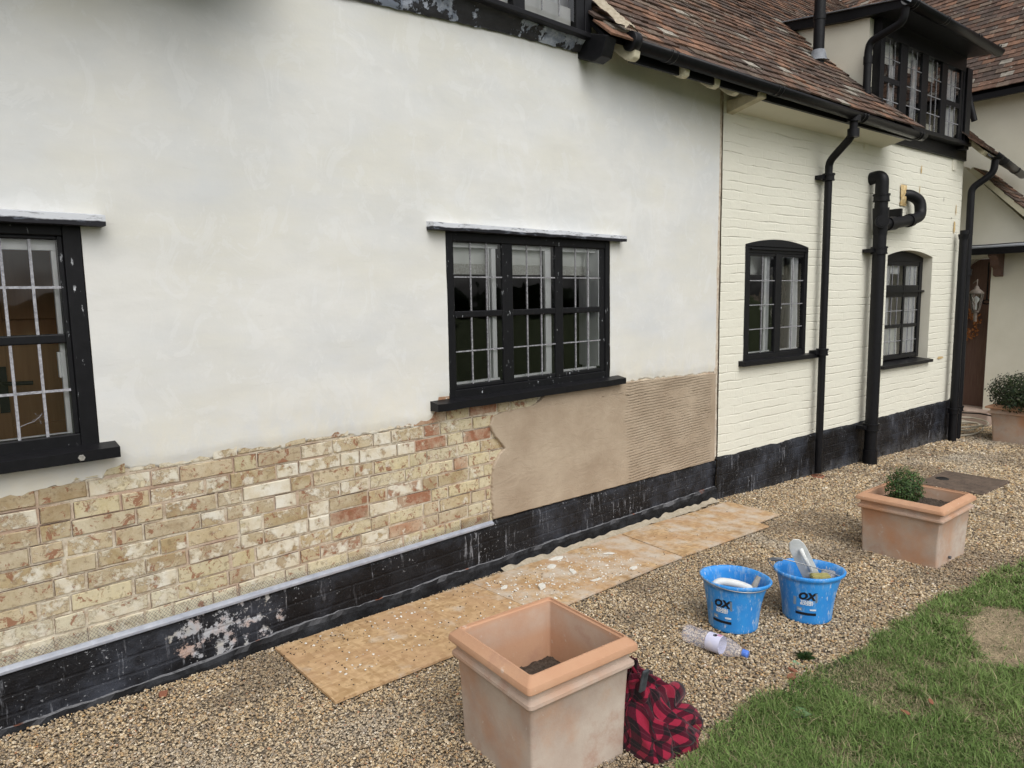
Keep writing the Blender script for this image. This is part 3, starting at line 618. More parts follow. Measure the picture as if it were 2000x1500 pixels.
# cream painted brick wall with two arched window openings
def arch(a, a0, a1, zs, rise): t_ = (a - a0) / (a1 - a0); return zs + rise * 4 * t_ * (1 - t_)
W1 = (.335, 1.325); W2 = (2.92, 4.045)
mb = MB()
def rstrip(a0, a1, zb, zt, top=None):
    nu = max(2, int((a1 - a0) / .04))
    def fn(u, v):
        a = a0 + (a1 - a0) * u; b = zb(a) if callable(zb) else zb; t_ = zt(a) if callable(zt) else zt; z = b + (t_ - b) * v
        o = .003 * nz(a * 2, z * 3) + .0012 * nz(a * 9, z * 14)
        if a > 4.72: o -= (a - 4.72) ** 2 * 1.4
        return (a, -o, z)
    mb.grid(fn, nu, 60)
A1 = lambda a: arch(a, *W1, 2.088, .052); A2 = lambda a: arch(a, *W2, 2.05, .065)
rstrip(0, W1[0], .2, 3.5); rstrip(*W1, .2, 1.10); rstrip(*W1, A1, 3.5); rstrip(W1[1], W2[0], .2, 3.5); rstrip(*W2, .2, .872); rstrip(*W2, A2, 3.5); rstrip(W2[1], 4.93, .2, 3.5)
mb.build('painted_brick_wall', 'cream_brick', H, 'R', fixn=False)
mb = MB()   # thickness: reveals and return
for (a0, a1), zb, A in ((W1, 1.10, A1), (W2, .872, A2)):
    for i in range(12):
        p, q = a0 + (a1 - a0) * i / 12, a0 + (a1 - a0) * (i + 1) / 12
        mb.add([(p, 0, A(p)), (q, 0, A(q)), (q, .2, A(q)), (p, .2, A(p))], [(0, 1, 2, 3)])
    mb.add([(a0, 0, zb), (a0, .2, zb), (a0, .2, A(a0)), (a0, 0, A(a0))], [(0, 1, 2, 3)]); mb.add([(a1, 0, zb), (a1, .2, zb), (a1, .2, A(a1)), (a1, 0, A(a1))], [(0, 3, 2, 1)])
    mb.add([(a0, 0, zb), (a1, 0, zb), (a1, .2, zb), (a0, .2, zb)], [(0, 1, 2, 3)]); mb.cut()
mb.each('window_reveal', 'cream', H, 'R')
mb = MB()
for i in range(8):
    t0, t1 = i / 8, (i + 1) / 8; f = lambda t: (4.93 - .0, .062 * 1 + 1.6 * t)
    mb.add([(f(t0)[0], f(t0)[1], -.3), (f(t1)[0], f(t1)[1], -.3), (f(t1)[0], f(t1)[1], 3.5), (f(t0)[0], f(t0)[1], 3.5)], [(0, 1, 2, 3)])
mb.build('end_wall', 'cream', H, 'R', fixn=False)
mb = MB(); mb.wbox(4.86, 4.925, -.3, -.02, -.3, .318); mb.build('plinth_return', 'plinth', H, 'R')
# stains, foam and chipped paint on the cream wall
for (a, z, w, h, mt) in ((3.62 + .0, 3.0, .03, .10, 'foam'), (3.60, 2.78, .012, .10, 'foam'), (4.60, 2.42, .06, .14, 'foam'), (4.62, 2.62, .02, .14, 'foam'), (4.40, .86, .20, .03, 'foam'), (4.25, 2.72, .008, .06, 'tool_grey'), (4.5, 2.52, .03, .02, 'tool_grey')):
    mb = MB(); n = 14; mb.add([(a, -.011, z)] + [(a + w / 2 * cos(2 * pi * k / n) * (1 + .5 * nz(k * 1.7, a)), -.007, z + h / 2 * sin(2 * pi * k / n) * (1 + .5 * nz(k * 1.3, z))) for k in range(n)], [(0, 1 + k, 1 + (k + 1) % n) for k in range(n)], None, True)
    mb.build('paint_chip', mt, H, 'R')

# ---------------------------------------------------------------- windows
def win(name, frame, rect, jamb, head, sillr, lights, zones, cols, rows, o_glass=-.010, o_front=.004, depth=.07, came_w=.0075, worn=True, came='came', label=None, archf=None, hbars=None, mull=None):
    a0, a1, z0, z1 = rect; mat = 'black_worn' if worn else 'black'
    mb = MB(); of, ob = o_front, o_front - depth
    zt = z1 if not archf else None
    if archf:
        n = 12; zl = z1
        mb.wbox(a0, a0 + jamb, ob, of, z0, zl); mb.wbox(a1 - jamb, a1, ob, of, z0, zl)
        pts = [(a0 + (a1 - a0) * i / n, archf(a0 + (a1 - a0) * i / n)) for i in range(n + 1)]
        mb.prism([(a0, zl)] + [(a1, zl)] + pts[::-1], -(of + .001), -ob, 'y')
        mb.wbox(a0 + jamb, a1 - jamb, ob, of - .006, zl - head, zl)
    else:
        mb.wbox(a0, a0 + jamb, ob, of, z0, z1); mb.wbox(a1 - jamb, a1, ob, of, z0, z1); mb.wbox(a0 + jamb, a1 - jamb, ob, of - .003, z1 - head, z1)
    mb.wbox(a0 + jamb, a1 - jamb, ob, of - .002, z0, z0 + sillr)
    ztop = z1 - head; zbot = z0 + sillr
    for i in range(len(lights) - 1): mb.wbox(lights[i][1], lights[i + 1][0], ob, of - .004, zbot, ztop)
    la, lb = lights[0][0], lights[-1][1]
    if la > a0 + jamb: mb.wbox(a0 + jamb, la, ob, of - .008, zbot, ztop)
    if lb < a1 - jamb: mb.wbox(lb, a1 - jamb, ob, of - .008, zbot, ztop)
    w = mb.build(name, mat, H, frame, bevel=.004)
    if label: w['label'] = label
    for li, (p, q) in enumerate(lights):
        mb = MB(); mg = MB()
        zz = zones[li] if isinstance(zones[0], list) else zones
        for (u0, u1) in zz:
            mg.add([(p, -o_glass, u0), (q, -o_glass, u0), (q, -o_glass, u1), (p, -o_glass, u1)], [(0, 1, 2, 3)])
            rs = rows if isinstance(rows, int) else rows[zz.index((u0, u1))]
            for r in range(1, rs):
                zc = u0 + (u1 - u0) * r / rs; mb.wbox(p, q, o_glass + .001, o_glass + .006, zc - came_w / 2, zc + came_w / 2)
            for c in range(1, cols):
                ac = p + (q - p) * c / cols; mb.wbox(ac - came_w / 2, ac + came_w / 2, o_glass + .0005, o_glass + .007, u0, u1)
        zs_ = sorted(zz)
        bar = MB(); has = False
        for k in range(len(zs_) - 1): bar.wbox(p, q, ob + .01, of - .006, zs_[k][1], zs_[k + 1][0]); bar.cut(); has = True
        if zs_[0][0] > zbot + .001: bar.wbox(p, q, ob + .01, of - .010, zbot, zs_[0][0]); bar.cut(); has = True
        if zs_[-1][1] < ztop - .001: bar.wbox(p, q, ob + .01, of - .010, zs_[-1][1], ztop); has = True
        if has: bar.each('glazing_bar', mat, w, bevel=.005)
        mg.build('pane', 'glass', w, fixn=False); mb.build('lead_came', came, w)
    return w
def room(w, a0, a1, z0, z1, o0, o1, mat='room', rev=True, rev_d=.22, mg=(.5, .9, .8, .35)):
    # dark room behind, white lined reveal
    mb = MB(); A0, A1, Z0, Z1 = a0 - mg[0], a1 + mg[1], z0 - mg[2], z1 + mg[3]
    mb.add([(A0, -o1, Z0), (A1, -o1, Z0), (A1, -o1, Z1), (A0, -o1, Z1), (A0, -o0, Z0), (A1, -o0, Z0), (A1, -o0, Z1), (A0, -o0, Z1)], [(0, 1, 2, 3), (0, 4, 5, 1), (3, 2, 6, 7), (0, 3, 7, 4), (1, 5, 6, 2)])
    for p in ((A0, a0, Z0, Z1), (a1, A1, Z0, Z1), (a0, a1, Z0, z0), (a0, a1, z1, Z1)):
        mb.add([(p[0], -o0, p[2]), (p[1], -o0, p[2]), (p[1], -o0, p[3]), (p[0], -o0, p[3])], [(0, 1, 2, 3)])
    mb.build('dark_room', mat, w, fixn=False)
    if rev:
        mb = MB(); e = .004; f = o0 + rev_d
        mb.add([(a0 + e, -f, z0 + e), (a1 - e, -f, z0 + e), (a1 - e, -f, z1 - e), (a0 + e, -f, z1 - e), (a0 + e, -o0, z0 + e), (a1 - e, -o0, z0 + e), (a1 - e, -o0, z1 - e), (a0 + e, -o0, z1 - e)], [(0, 1, 5, 4), (1, 2, 6, 5), (2, 3, 7, 6), (3, 0, 4, 7)])
        mb.build('inner_reveal', 'reveal', w, fixn=False)
def inner(w, bars, mat='upvc', o=-.16, d=.03, nm='inner_frame'):
    mb = MB()
    for b in bars: mb.wbox(b[0], b[1], o - d, o, b[2], b[3]); mb.cut()
    mb.each(nm, mat, w, bevel=.003)
def curtain(w, a0, a1, z0, z1, o=-.28, folds=5, nm='curtain', mat='curtain'):
    mb = MB(); mb.grid(lambda u, v: (a0 + (a1 - a0) * u, -(o + .022 * sin(u * folds * 2 * pi + .6 * v) + .006 * nz(u * 9, v * 2)), z0 + (z1 - z0) * v), folds * 10, 6); mb.build(nm, mat, w, fixn=False)

# centre window
CL = [(2.495, 2.856), (2.939, 3.309), (3.380, 3.752)]
w = win('casement_window', 'L', CW, .045, .052, .05, CL, [(1.185, 1.568), (1.605, 1.988)], 3, 2, label='three light window with black transom bars above the wet render')
def board(w, a0, a1, o0, o1, z0, z1, nm, mat, tilt=.012, rag=.003):
    mb = MB(); n = 24
    for i in range(n):
        p, q = a0 + (a1 - a0) * i / n, a0 + (a1 - a0) * (i + 1) / n
        f = lambda a: rag * nz(a * 8, z0 * 5)
        mb.add([(p, -o0, z0), (q, -o0, z0), (q, -(o1 + f(q)), z0 + f(q)), (p, -(o1 + f(p)), z0 + f(p)), (p, -o0, z1 + tilt), (q, -o0, z1 + tilt), (q, -(o1 + f(q)), z1 + f(q)), (p, -(o1 + f(p)), z1 + f(p))], [(3, 2, 1, 0), (4, 5, 6, 7), (2, 3, 7, 6)])
        if i == 0: mb.add([(p, -o0, z0), (p, -(o1 + f(p)), z0 + f(p)), (p, -(o1 + f(p)), z1 + f(p)), (p, -o0, z1 + tilt)], [(0, 1, 2, 3)])
        if i == n - 1: mb.add([(q, -o0, z0), (q, -(o1 + f(q)), z0 + f(q)), (q, -(o1 + f(q)), z1 + f(q)), (q, -o0, z1 + tilt)], [(3, 2, 1, 0)])
    o = mb.build(nm, mat, w)
    at = o.data.attributes.new('Rim', 'FLOAT_COLOR', 'POINT'); at.data.foreach_set('color', np.array([((v.co.z - z0) / (z1 - z0),) * 3 + (1,) for v in o.data.vertices], 'f').ravel()); return o
board(w, 2.31, 3.955, -.01, .066, 2.044, 2.082, 'drip_board', 'limed', .010, .005)
board(w, 2.30, 3.945, -.01, .068, 1.062, 1.103, 'sill', 'black', .016, .004)
room(w, CW[0] + .03, CW[1] - .055, 1.15, 2.02, -.20, -2.2, rev=True, rev_d=.16)
inner(w, [(2.48, 3.78, 1.15, 1.198), (2.48, 3.78, 1.965, 2.0), (2.806, 2.840, 1.198, 1.965), (3.258, 3.318, 1.198, 1.965), (3.660, 3.682, 1.198, 1.965), (2.780, 2.789, 1.198, 1.965)], o=-.040, d=.02)
mb = MB(); mb.wbox(3.744, 3.752, -.19, -.014, 1.20, 1.985); mb.build('white_lining', 'reveal', w)
inner(w, [(2.50, 3.74, 1.875, 2.03)], 'blind', -.09, .004, 'blind'); inner(w, [(2.50, 3.74, 1.815, 1.875)], 'lace', -.09, .003, 'blind_lace')
inner(w, [(3.385, 3.40, 1.63, 1.70)], 'upvc', -.04, .02, 'catch')
# left window: only its right light is in the photograph
LL = [(-.70, -.335), (-.25, .125), (.242, .600)]
w = win('casement_window', 'L', LW, .062, .062, .062, LL, [(1.175, 1.535), (1.570, 1.922)], 4, 2, came_w=.0095, came='came_limed', label='window at the left edge with a cracked pane and whitened lead bars')
board(w, -.90, .752, -.01, .072, 1.976, 2.016, 'drip_board', 'limed', .012, .004)
sl = board(w, -.90, .735, -.01, .072, 1.080, 1.122, 'sill', 'black', .016, .003)
mb = MB(); mb.add([(.600 + .011 * cos(k * pi / 3), -.080, 1.098 + .011 * sin(k * pi / 3)) for k in range(6)] + [(.600 + .013 * cos(k * pi / 3), -.070, 1.098 + .013 * sin(k * pi / 3)) for k in range(6)], [tuple(range(6))] + [(k, (k + 1) % 6, 6 + (k + 1) % 6, 6 + k) for k in range(6)]); mb.build('bolt_head', 'tool_grey', w)
room(w, LW[0] + .05, LW[1] - .03, 1.14, 1.98, -.245, -1.6, rev=True, rev_d=.18)
inner(w, [(-.70, .61, 1.15, 1.185), (-.70, .61, 1.885, 1.93), (.584, .612, 1.185, 1.885), (.10, .14, 1.185, 1.885), (.574, .584, 1.40, 1.50)], o=-.045, d=.02)
mb = MB()
for p in ((-.2, 1.2, -.62, -.60, .3, 2.2),): mb.wbox(*p)
for a0, a1, z0, z1 in ((.42, .48, .4, 2.2), (.98, 1.04, .4, 2.2), (.48, .98, 1.62, 1.76), (.48, .98, 1.05, 1.16), (.70, .76, .4, 2.2), (-.1, .36, 1.60, 1.78)): mb.wbox(a0, a1, -.60, -.585, z0, z1)
mb.build('pine_door', 'pine', w, bevel=.003)
mb = MB(); mb.wbox(.44, .475, -.585, -.575, 1.22, 1.42); mb.tube([(.457, .575, 1.35), (.457, .53, 1.35), (.56, .53, 1.345)], .009, 10); mb.build('latch', 'black', w)
mb = MB()    # cracked pane: hairline and star
cr = [(.420, 1.228), (.450, 1.240), (.473, 1.246), (.492, 1.262), (.500, 1.275)]
for (p, q) in zip(cr, cr[1:]): mb.add([(p[0], .0085, p[1]), (q[0], .0085, q[1]), (q[0], .0085, q[1] + .0022), (p[0], .0085, p[1] + .0022)], [(0, 1, 2, 3)])
for k in range(9):
    an = k * .7; l_ = .016 + .012 * sin(k * 3); mb.add([(.488, .0083, 1.260), (.488 + l_ * cos(an), .0083, 1.260 + l_ * sin(an)), (.488 + l_ * cos(an + .05), .0083, 1.260 + l_ * sin(an + .05))], [(0, 1, 2)])
mb.build('glass_crack', 'came_limed', w, fixn=False)
# first window in the cream wall
ZW1 = (1.155, 1.992)
w = win('casement_window', 'R', (W1[0], W1[1], 1.10, 2.072), .052, .055, .045, [(.419, .803), (.902, 1.284)], [(1.155, 1.992)], 2, 4, o_glass=-.014, o_front=.006, worn=False, archf=lambda a: A1(a) - .002, label='two light arched window between plaster wall and downpipe')
board(w, .27, 1.50, -.01, .062, 1.058, 1.096, 'sill', 'black', .010, .002)
mb = MB(); mb.wbox(.40, 1.30, .004, .022, 2.046, 2.056); mb.build('weather_strip', 'black', w)
room(w, W1[0] + .03, W1[1] - .02, 1.13, 2.05, -.20, -1.8, rev=True, rev_d=.15)
inner(w, [(.40, 1.30, 1.135, 1.165), (.70, .735, 1.165, 2.0), (1.13, 1.155, 1.165, 2.0)], o=-.045, d=.02)
inner(w, [(.42, 1.20, 1.84, 2.04)], 'blind', -.16, .004, 'blind'); curtain(w, .745, .85, 1.14, 2.03, -.08, 2); curtain(w, 1.165, 1.31, 1.14, 2.03, -.07, 2)
mb = MB(); mb.tube([(.655, .04, 1.525), (.638, .04, 1.54), (.65, .04, 1.565), (.69, .04, 1.563)], .012, 8); mb.build('white_catch', 'upvc', w); mb = MB(); mb.tube([(.925, .04, 1.54), (.96, .04, 1.54)], .012, 8); mb.build('white_catch', 'upvc', w)
# second window, set deep behind an arched reveal
w = win('casement_window', 'R', (W2[0], W2[1] + .0, .90, 2.000), .075, .045, .045, [(3.163, 3.575), (3.622, 3.990)], [(.955, 1.255), (1.295, 1.600), (1.735, 1.952)], 3, [2, 2, 1], o_glass=-.113, o_front=-.10, worn=False, archf=lambda a: A2(a) - .002, label='tall three tier window behind the thick soil pipe')
board(w, 2.84, 4.075, -.13, .055, .835, .868, 'sill', 'black', .020, .002)
mb = MB(); mb.wbox(2.96, 4.05, -.099, -.07, 1.655, 1.675); mb.build('hood_mould', 'black', w)
room(w, W2[0] + .03, W2[1] - .01, .92, 2.05, -.20, -1.8, rev=False); curtain(w, 3.64, 4.03, .93, 1.99, -.15, 4); curtain(w, 3.18, 3.32, .93, 1.99, -.155, 2); curtain(w, 3.30, 3.62, .93, 1.26, -.16, 3, mat='blind')
inner(w, [(3.1, 4.05, .94, .96), (3.1, 3.7, 1.86, 2.0)], o=-.16)

# ---------------------------------------------------------------- roofs
def tiles(mb, org, A, U, N, a0, a1, rows, keep=lambda a, r: True, red=.5, gauge=.098, wid=.163, seed=1, dark=.5):
    R_ = random.Random(seed); org, A, U, N = map(Vector, (org, A, U, N))
    for r in range(rows):
        a = a0 + (r % 2) * wid / 2 - wid
        while a < a1:
            if keep(a, r):
                w_ = wid - .004; jz = .012 * nz(a * .9, r * .12, seed) + .004 * nz(a * 5, r, seed) + R_.uniform(-.002, .002); ju = R_.uniform(-.006, .006); tw = R_.uniform(-.006, .006); th = .013; lift = .012 + .009 + R_.uniform(-.002, .004)
                L_ = .20; col = R_.choice([(.15, .090, .066), (.19, .112, .080), (.13, .085, .068), (.11, .078, .065), (.18, .135, .105), (.24, .135, .09), (.10, .075, .064)])
                if R_.random() < .045: col = (.36, .33, .28)
                f = R_.uniform(.85, 1.35); col = tuple(c * f for c in col)
                P = []
                for hh in (0, th):
                    for (aa, uu) in ((0, 0), (w_, 0), (w_, L_), (0, L_)):
                        base = org + A * (a + aa) + U * (r * gauge + uu + ju + (tw if aa else 0)) + N * (jz + hh + (lift if uu == 0 else 0) + (.003 * sin(a * 3)))
                        P.append(base)
                mb.hexa(P, col)
            a += wid
c45, s45 = cos(rad(45)), sin(rad(45))
EV = (0, -.36, 3.235)     # eave line in the R frame: out .36
mb = MB()
def keepmain(a, r):
    if r < 4 and a < 2.62 - r * .10: return True
    return a < 2.26
tiles(mb, EV, (1, 0, 0), (0, c45, s45), (0, -s45, c45), -1.50, 2.75, 46, keepmain, seed=3)
tiles(mb, EV, (1, 0, 0), (0, c45, s45), (0, -s45, c45), 2.35, 6.9, 46, lambda a, r: r > 17 , seed=4)
rf = mb.build('tiled_roof', 'tile', H, 'R', attrs=True)
mb = MB()   # roof deck under the tiles, keeps the light out
def slab(mb, a0, a1, o0, z0, o1, z1, th=.06): mb.prism([(-o0, z0), (-o1, z1), (-o1, z1 - th * 1.4), (-o0, z0 - th * .6)], a0, a1)
slab(mb, -1.64, 2.27, .30, 3.28, -3.0, 6.585); slab(mb, 2.27, 2.62, .36, 3.225, .12, 3.465); slab(mb, 2.40, 4.80, -.95, 4.53, -3.0, 6.585); slab(mb, 4.80, 6.9, -1.0, 4.57, -3.0, 6.585)
mb.build('roof_deck', 'black', H, 'R')
# left roof, mostly above the frame
mb = MB(); tiles(mb, (0, -.32, 3.16), (1, 0, 0), (0, c45, s45), (0, -s45, c45), -2.2, 1.32, 8, seed=5); mb.build('tiled_roof', 'tile', H, 'L', attrs=True)
mb = MB(); slab(mb, -2.2, 1.32, .32, 3.15, -2.2, 5.67); mb.build('roof_deck', 'black', H, 'L')
mb = MB(); mb.wbox(-2.2, 1.30, .0, .24, 3.13, 3.15); mb.build('soffit_board', 'cream_dirty', H, 'L')
mb = MB(); mb.wbox(1.0, 1.26, .02, .24, 2.98, 3.13); mb.build('eave_shade_box', 'black', H, 'L', bevel=.006)  # added box out of view, there to shade the wall top below it
# far right: lower roof running on behind the dormer, against the wing
def tile_line(name, org, frame, A, U, N, a0, a1, rows, seed, keep=lambda a, r: True):
    mb = MB(); tiles(mb, org, A, U, N, a0, a1, rows, keep, seed=seed); return mb.build(name, 'tile', H, frame, attrs=True)
b_ = rad(-8)   # the far eave turns back a little
A_ = Vector((cos(-b_), sin(-b_), 0)); Uh = Vector((-sin(-b_), cos(-b_), 0)); U_ = Uh * c45 + Vector((0, 0, s45)); N_ = A_.cross(U_)
o2 = Vector((4.62, -.27, 3.27)); mb = MB(); tiles(mb, o2, A_, U_, N_, .0, 2.05, 16, lambda a, r: True, seed=6, gauge=.09); mb.build('tiled_roof', 'tile', H, 'R', attrs=True)
mb = MB(); P = [o2 + A_ * a + U_ * u - N_ * h for h in (.05, .0) for (a, u) in ((0, 0), (2.3, 0), (2.3, 1.5), (0, 1.5))]; mb.hexa(P); mb.build('roof_deck', 'cream_dirty', H, 'R')

# gutters
def gutter(mb, p0, p1, r=.058, th=.006):
    p0, p1 = Vector(p0), Vector(p1); d = (p1 - p0).normalized(); side = d.cross(Vector((0, 0, 1))).normalized(); up_ = side.cross(d)
    prof = [(cos(t_) * r, sin(t_) * r) for t_ in [pi + pi * k / 12 for k in range(13)]] + [(cos(t_) * (r - th), sin(t_) * (r - th)) for t_ in [2 * pi - pi * k / 12 for k in range(13)]]
    n = len(prof); vs = [p + side * a + up_ * b for p in (p0, p1) for a, b in prof]
    mb.add(vs, [(i, (i + 1) % n, n + (i + 1) % n, n + i) for i in range(n)] + [tuple(range(n)), tuple(range(n, 2 * n))[::-1]], None, True)
def gut(frame, p0, p1, unions, r=.058, nm='gutter'):
    mb = MB(); gutter(mb, p0, p1, r); g = mb.build(nm, 'gutter', H, frame)
    p0, p1 = Vector(p0), Vector(p1); mb = MB()
    for t_ in unions:
        c = p0.lerp(p1, t_); d = (p1 - p0).normalized()
        for k in (-.028, .028): gutter(mb, c + d * (k - .008), c + d * (k + .008), r + .006, .010)
        mb.cut()
    if unions: mb.each('gutter_union', 'gutter', g)
    return g
g1 = gut('R', (-1.43, -.345, 3.262), (2.78, -.345, 3.205), (.08, .38, .70, .97))
mb = MB(); mb.lathe([(.0, -.0), (.056, 0), (.060, .004), (.060, .05), (.052, .055)], (0, 0, 0), 20)
mb.add([(0.057 * cos(k * pi / 10), .057 * sin(k * pi / 10), .002) for k in range(20)], [tuple(range(20))]); vs = [Vector(v) for v in mb.v]; mb.v = [(-1.47 + v.z * 1.2, -.345 + v.x, 3.262 + v.y) for v in vs]; mb.build('gutter_end', 'gutter', H, 'R')
gut('L', (-2.2, -.37, 3.13), (1.2, -.37, 3.12), ())
gut('R', (4.80, -.30, 3.262), (6.95, .04, 3.25), (.13, .30, .7))
# fascia, soffit cove and rafter feet
mb = MB(); mb.wbox(.10, 2.76, .235, .262, 3.165, 3.245); mb.cut(); mb.wbox(-1.38, .10, .255, .275, 3.17, 3.235); mb.each('fascia', 'black', H, 'R')
mb = MB(); mb.prism([(.02, 3.125), (-.05, 3.135), (-.14, 3.150), (-.235, 3.172), (-.235, 3.30), (.02, 3.34)], .12, 2.68); mb.build('eaves_cove', 'cream', H, 'R')
mb = MB(); mb.prism([(.02, 3.10), (-.30, 3.165), (-.30, 3.20), (.02, 3.20)], .04, .12); mb.build('eaves_bracket', 'cream_dirty', H, 'R')
for a in (3.80, 4.36, 4.75, 5.03):
    mb = MB(); mb.prism([(.0, 3.30), (-.08, 3.26), (-.14, 3.205), (-.19, 3.165), (-.23, 3.15), (-.262, 3.165), (-.27, 3.21), (-.22, 3.34), (.0, 3.42)], a - .032, a + .032); mb.build('rafter_foot', 'cream_timber', H, 'L', bevel=.01)
mb = MB(); mb.wbox(3.72, 5.3, -.02, .13, 3.325, 3.345); mb.build('eaves_boarding', 'cream_dirty', H, 'L')

# dormers
def dormer(frame, a0, a1, face, zs, zt, back, roofz, ov, posts, lights, zones, rows, cheeks, lead=True, trans=None):
    d = MB(); d.wbox(a0, a0 + posts, face - .08, face, zs, zt); d.wbox(a1 - posts, a1, face - .08, face, zs, zt)
    for i in range(len(lights) - 1): d.wbox(lights[i][1], lights[i + 1][0], face - .08, face - .004, zs, zt)
    d.wbox(a0 + posts, lights[0][0], face - .08, face - .006, zs, zt); d.wbox(lights[-1][1], a1 - posts, face - .08, face - .006, zs, zt)
    d.wbox(a0, a1, face - .08, face + .004, zt, roofz - .02); w_ = d.build('dormer', 'black', H, frame, bevel=.003)
    for i, (p, q) in enumerate(lights):
        zz = zones[i]; g = MB(); c = MB(); bb = MB()
        for j, (u0, u1) in enumerate(zz):
            g.add([(p, -(face - .018), u0), (q, -(face - .018), u0), (q, -(face - .018), u1), (p, -(face - .018), u1)], [(0, 1, 2, 3)])
            for r in range(1, rows[i][j]): zc = u0 + (u1 - u0) * r / rows[i][j]; c.wbox(p, q, face - .017, face - .012, zc - .004, zc + .004)
            for k in (1, 2): ac = p + (q - p) * k / 3; c.wbox(ac - .0035, ac + .0035, face - .0175, face - .011, u0, u1)
            if j: bb.wbox(p, q, face - .07, face - .008, zz[j - 1][1], u0)
        g.build('pane', 'glass', w_, fixn=False); c.build('lead_came', 'came', w_)
        if bb.v: bb.build('glazing_bar', 'black', w_)
        bt = MB(); 
    mb = MB()
    for a in cheeks:
        lo = .36 if frame == 'R' else .3
        mb.prism([(-face + .08, zs - .3), (-face + .08, roofz - .05), (back, roofz + .16), (back, zs + .2)], a[0], a[1]); mb.cut()
    mb.each('dormer_cheek', 'cream', w_)
    mb = MB(); o1 = face + ov; mb.prism([(-o1, roofz), (-o1, roofz - .07), (-face + .3, roofz - .03), (back + .1, roofz + .12), (back + .1, roofz + .20)], a0 - .14, a1 + .02); r_ = mb.build('dormer_roof', 'black', w_)
    mb = MB(); mb.prism([(-o1 - .02, roofz + .004), (-o1 - .02, roofz - .016), (-o1 - .004, roofz - .016), (-o1 - .004, roofz + .002), (back + .1, roofz + .202), (back + .1, roofz + .215)], a0 - .17, a1 + .05)
    mb.build('lead_sheet', 'lead', r_)
    return w_
DL = [(2.485, 2.827), (2.985, 3.330), (3.480, 3.830), (3.975, 4.345)]
dz = [[(3.40, 3.735), (3.785, 4.145)], [(3.39, 4.145)], [(3.39, 4.13)], [(3.38, 3.735), (3.785, 4.12)]]
d2 = dormer('R', 2.385, 4.45, .09, 3.37, 4.15, 1.2, 4.36, .26, .045, DL, dz, [[2, 2], [4], [4], [2, 2]], [(2.30, 2.385), (4.45, 4.56)])
d2['label'] = 'dormer with four leaded lights and a flat lead roof above the cream wall'
mb = MB(); mb.wbox(2.385, 4.62, -.1, .135, 3.335, 3.375); mb.wbox(2.74, 4.78, -.1, .03, 3.20, 3.335); mb.build('dormer_sill', 'black', d2, bevel=.004)
mb = MB(); mb.wbox(4.46, 4.60, .0, .11, 3.30, 4.2); mb.build('corner_board', 'black', d2, bevel=.003)
room(d2, 2.47, 4.38, 3.38, 4.15, -.03, -1.1, rev=False, mg=(.06, .05, .0, .1)); inner(d2, [(2.50, 4.34, 3.95, 4.16)], 'blind', .0, .004, 'blind'); curtain(d2, 4.08, 4.35, 3.38, 4.14, .015, 4); curtain(d2, 2.70, 2.82, 3.38, 3.95, .015, 2); curtain(d2, 3.24, 3.33, 3.38, 4.1, .015, 1)
g3 = MB(); gutter(g3, (2.16, -.41, 4.325), (4.46, -.41, 4.30), .058); g3.build('dormer_gutter', 'gutter', d2)
mb = MB()
for a in (2.26, 2.95, 3.75, 4.3):
    for k in (-.03, .03): gutter(mb, (a + k - .008, -.41, 4.322), (a + k + .008, -.41, 4.322), .064, .010)
    mb.cut()
mb.each('gutter_union', 'gutter', d2)
mb = MB(); mb.tube(smoothpath([(2.21, -.38, 4.27), (2.22, -.36, 4.15), (2.23, -.06, 4.06), (2.23, -.04, 3.98), (2.23, -.04, 3.59)], 7), .036, 18, caps=False); mb.tube([(2.23, -.04, 3.575), (2.23, -.04, 3.64)], .040, 18, caps=False); mb.tube([(2.23, -.04, 3.86), (2.23, -.04, 3.93)], .041, 18, caps=False); mb.build('dormer_downpipe', 'black_pipe', d2)
mb = MB(); mb.prism([(-.06, 3.47), (-.13, 3.40), (-.13, 3.42), (.1, 3.66), (.1, 3.62)], 2.27, 2.42); mb.build('lead_flashing', 'lead', d2)
# first dormer, cut by the top of the frame
DLs = [(2.05, 2.42), (2.53, 2.93), (3.02, 3.465)]
d1 = dormer('L', 1.95, 3.60, .06, 3.30, 4.25, 1.2, 4.42, .25, .06, DLs, [[(3.36, 4.1)], [(3.36, 4.1)], [(3.36, 4.1)]], [[4], [4], [4]], [(1.90, 1.95), (3.60, 3.64)])
d1['label'] = 'dormer with peeling black boards cut off by the top of the photo'
room(d1, 2.0, 3.52, 3.34, 4.2, -.06, -1.1, rev=False, mg=(.02, .05, .0, .1)); curtain(d1, 3.05, 3.62, 3.33, 4.15, -.09, 5)
mb = MB(); mb.wbox(1.9, 3.62, -.02, .115, 3.262, 3.292); mb.build('dormer_sill', 'black', d1, bevel=.004)
t = MT('peeling_black_flashing', .6)
pe = t.ramp(t.math('ADD', t.noise(5.5, 7, .68), t.math('MULTIPLY', t.noise(1.6, 2), .25)), [(.66, 0.), (.675, 1.)])
t.col(t.mix(pe, t.mix(t.noise(20, 4), (.018, .018, .02), (.05, .05, .055)), t.mix(t.ramp(t.noise(12, 5, .7), [(.4, 0.), (.6, 1.)]), (.20, .23, .29), (.46, .50, .58)))); n1 = t.bump(pe, -.012, 1.); t.bump(t.noise(25, 6, .7), .008, .7, n1); M['peelflash'] = t.m
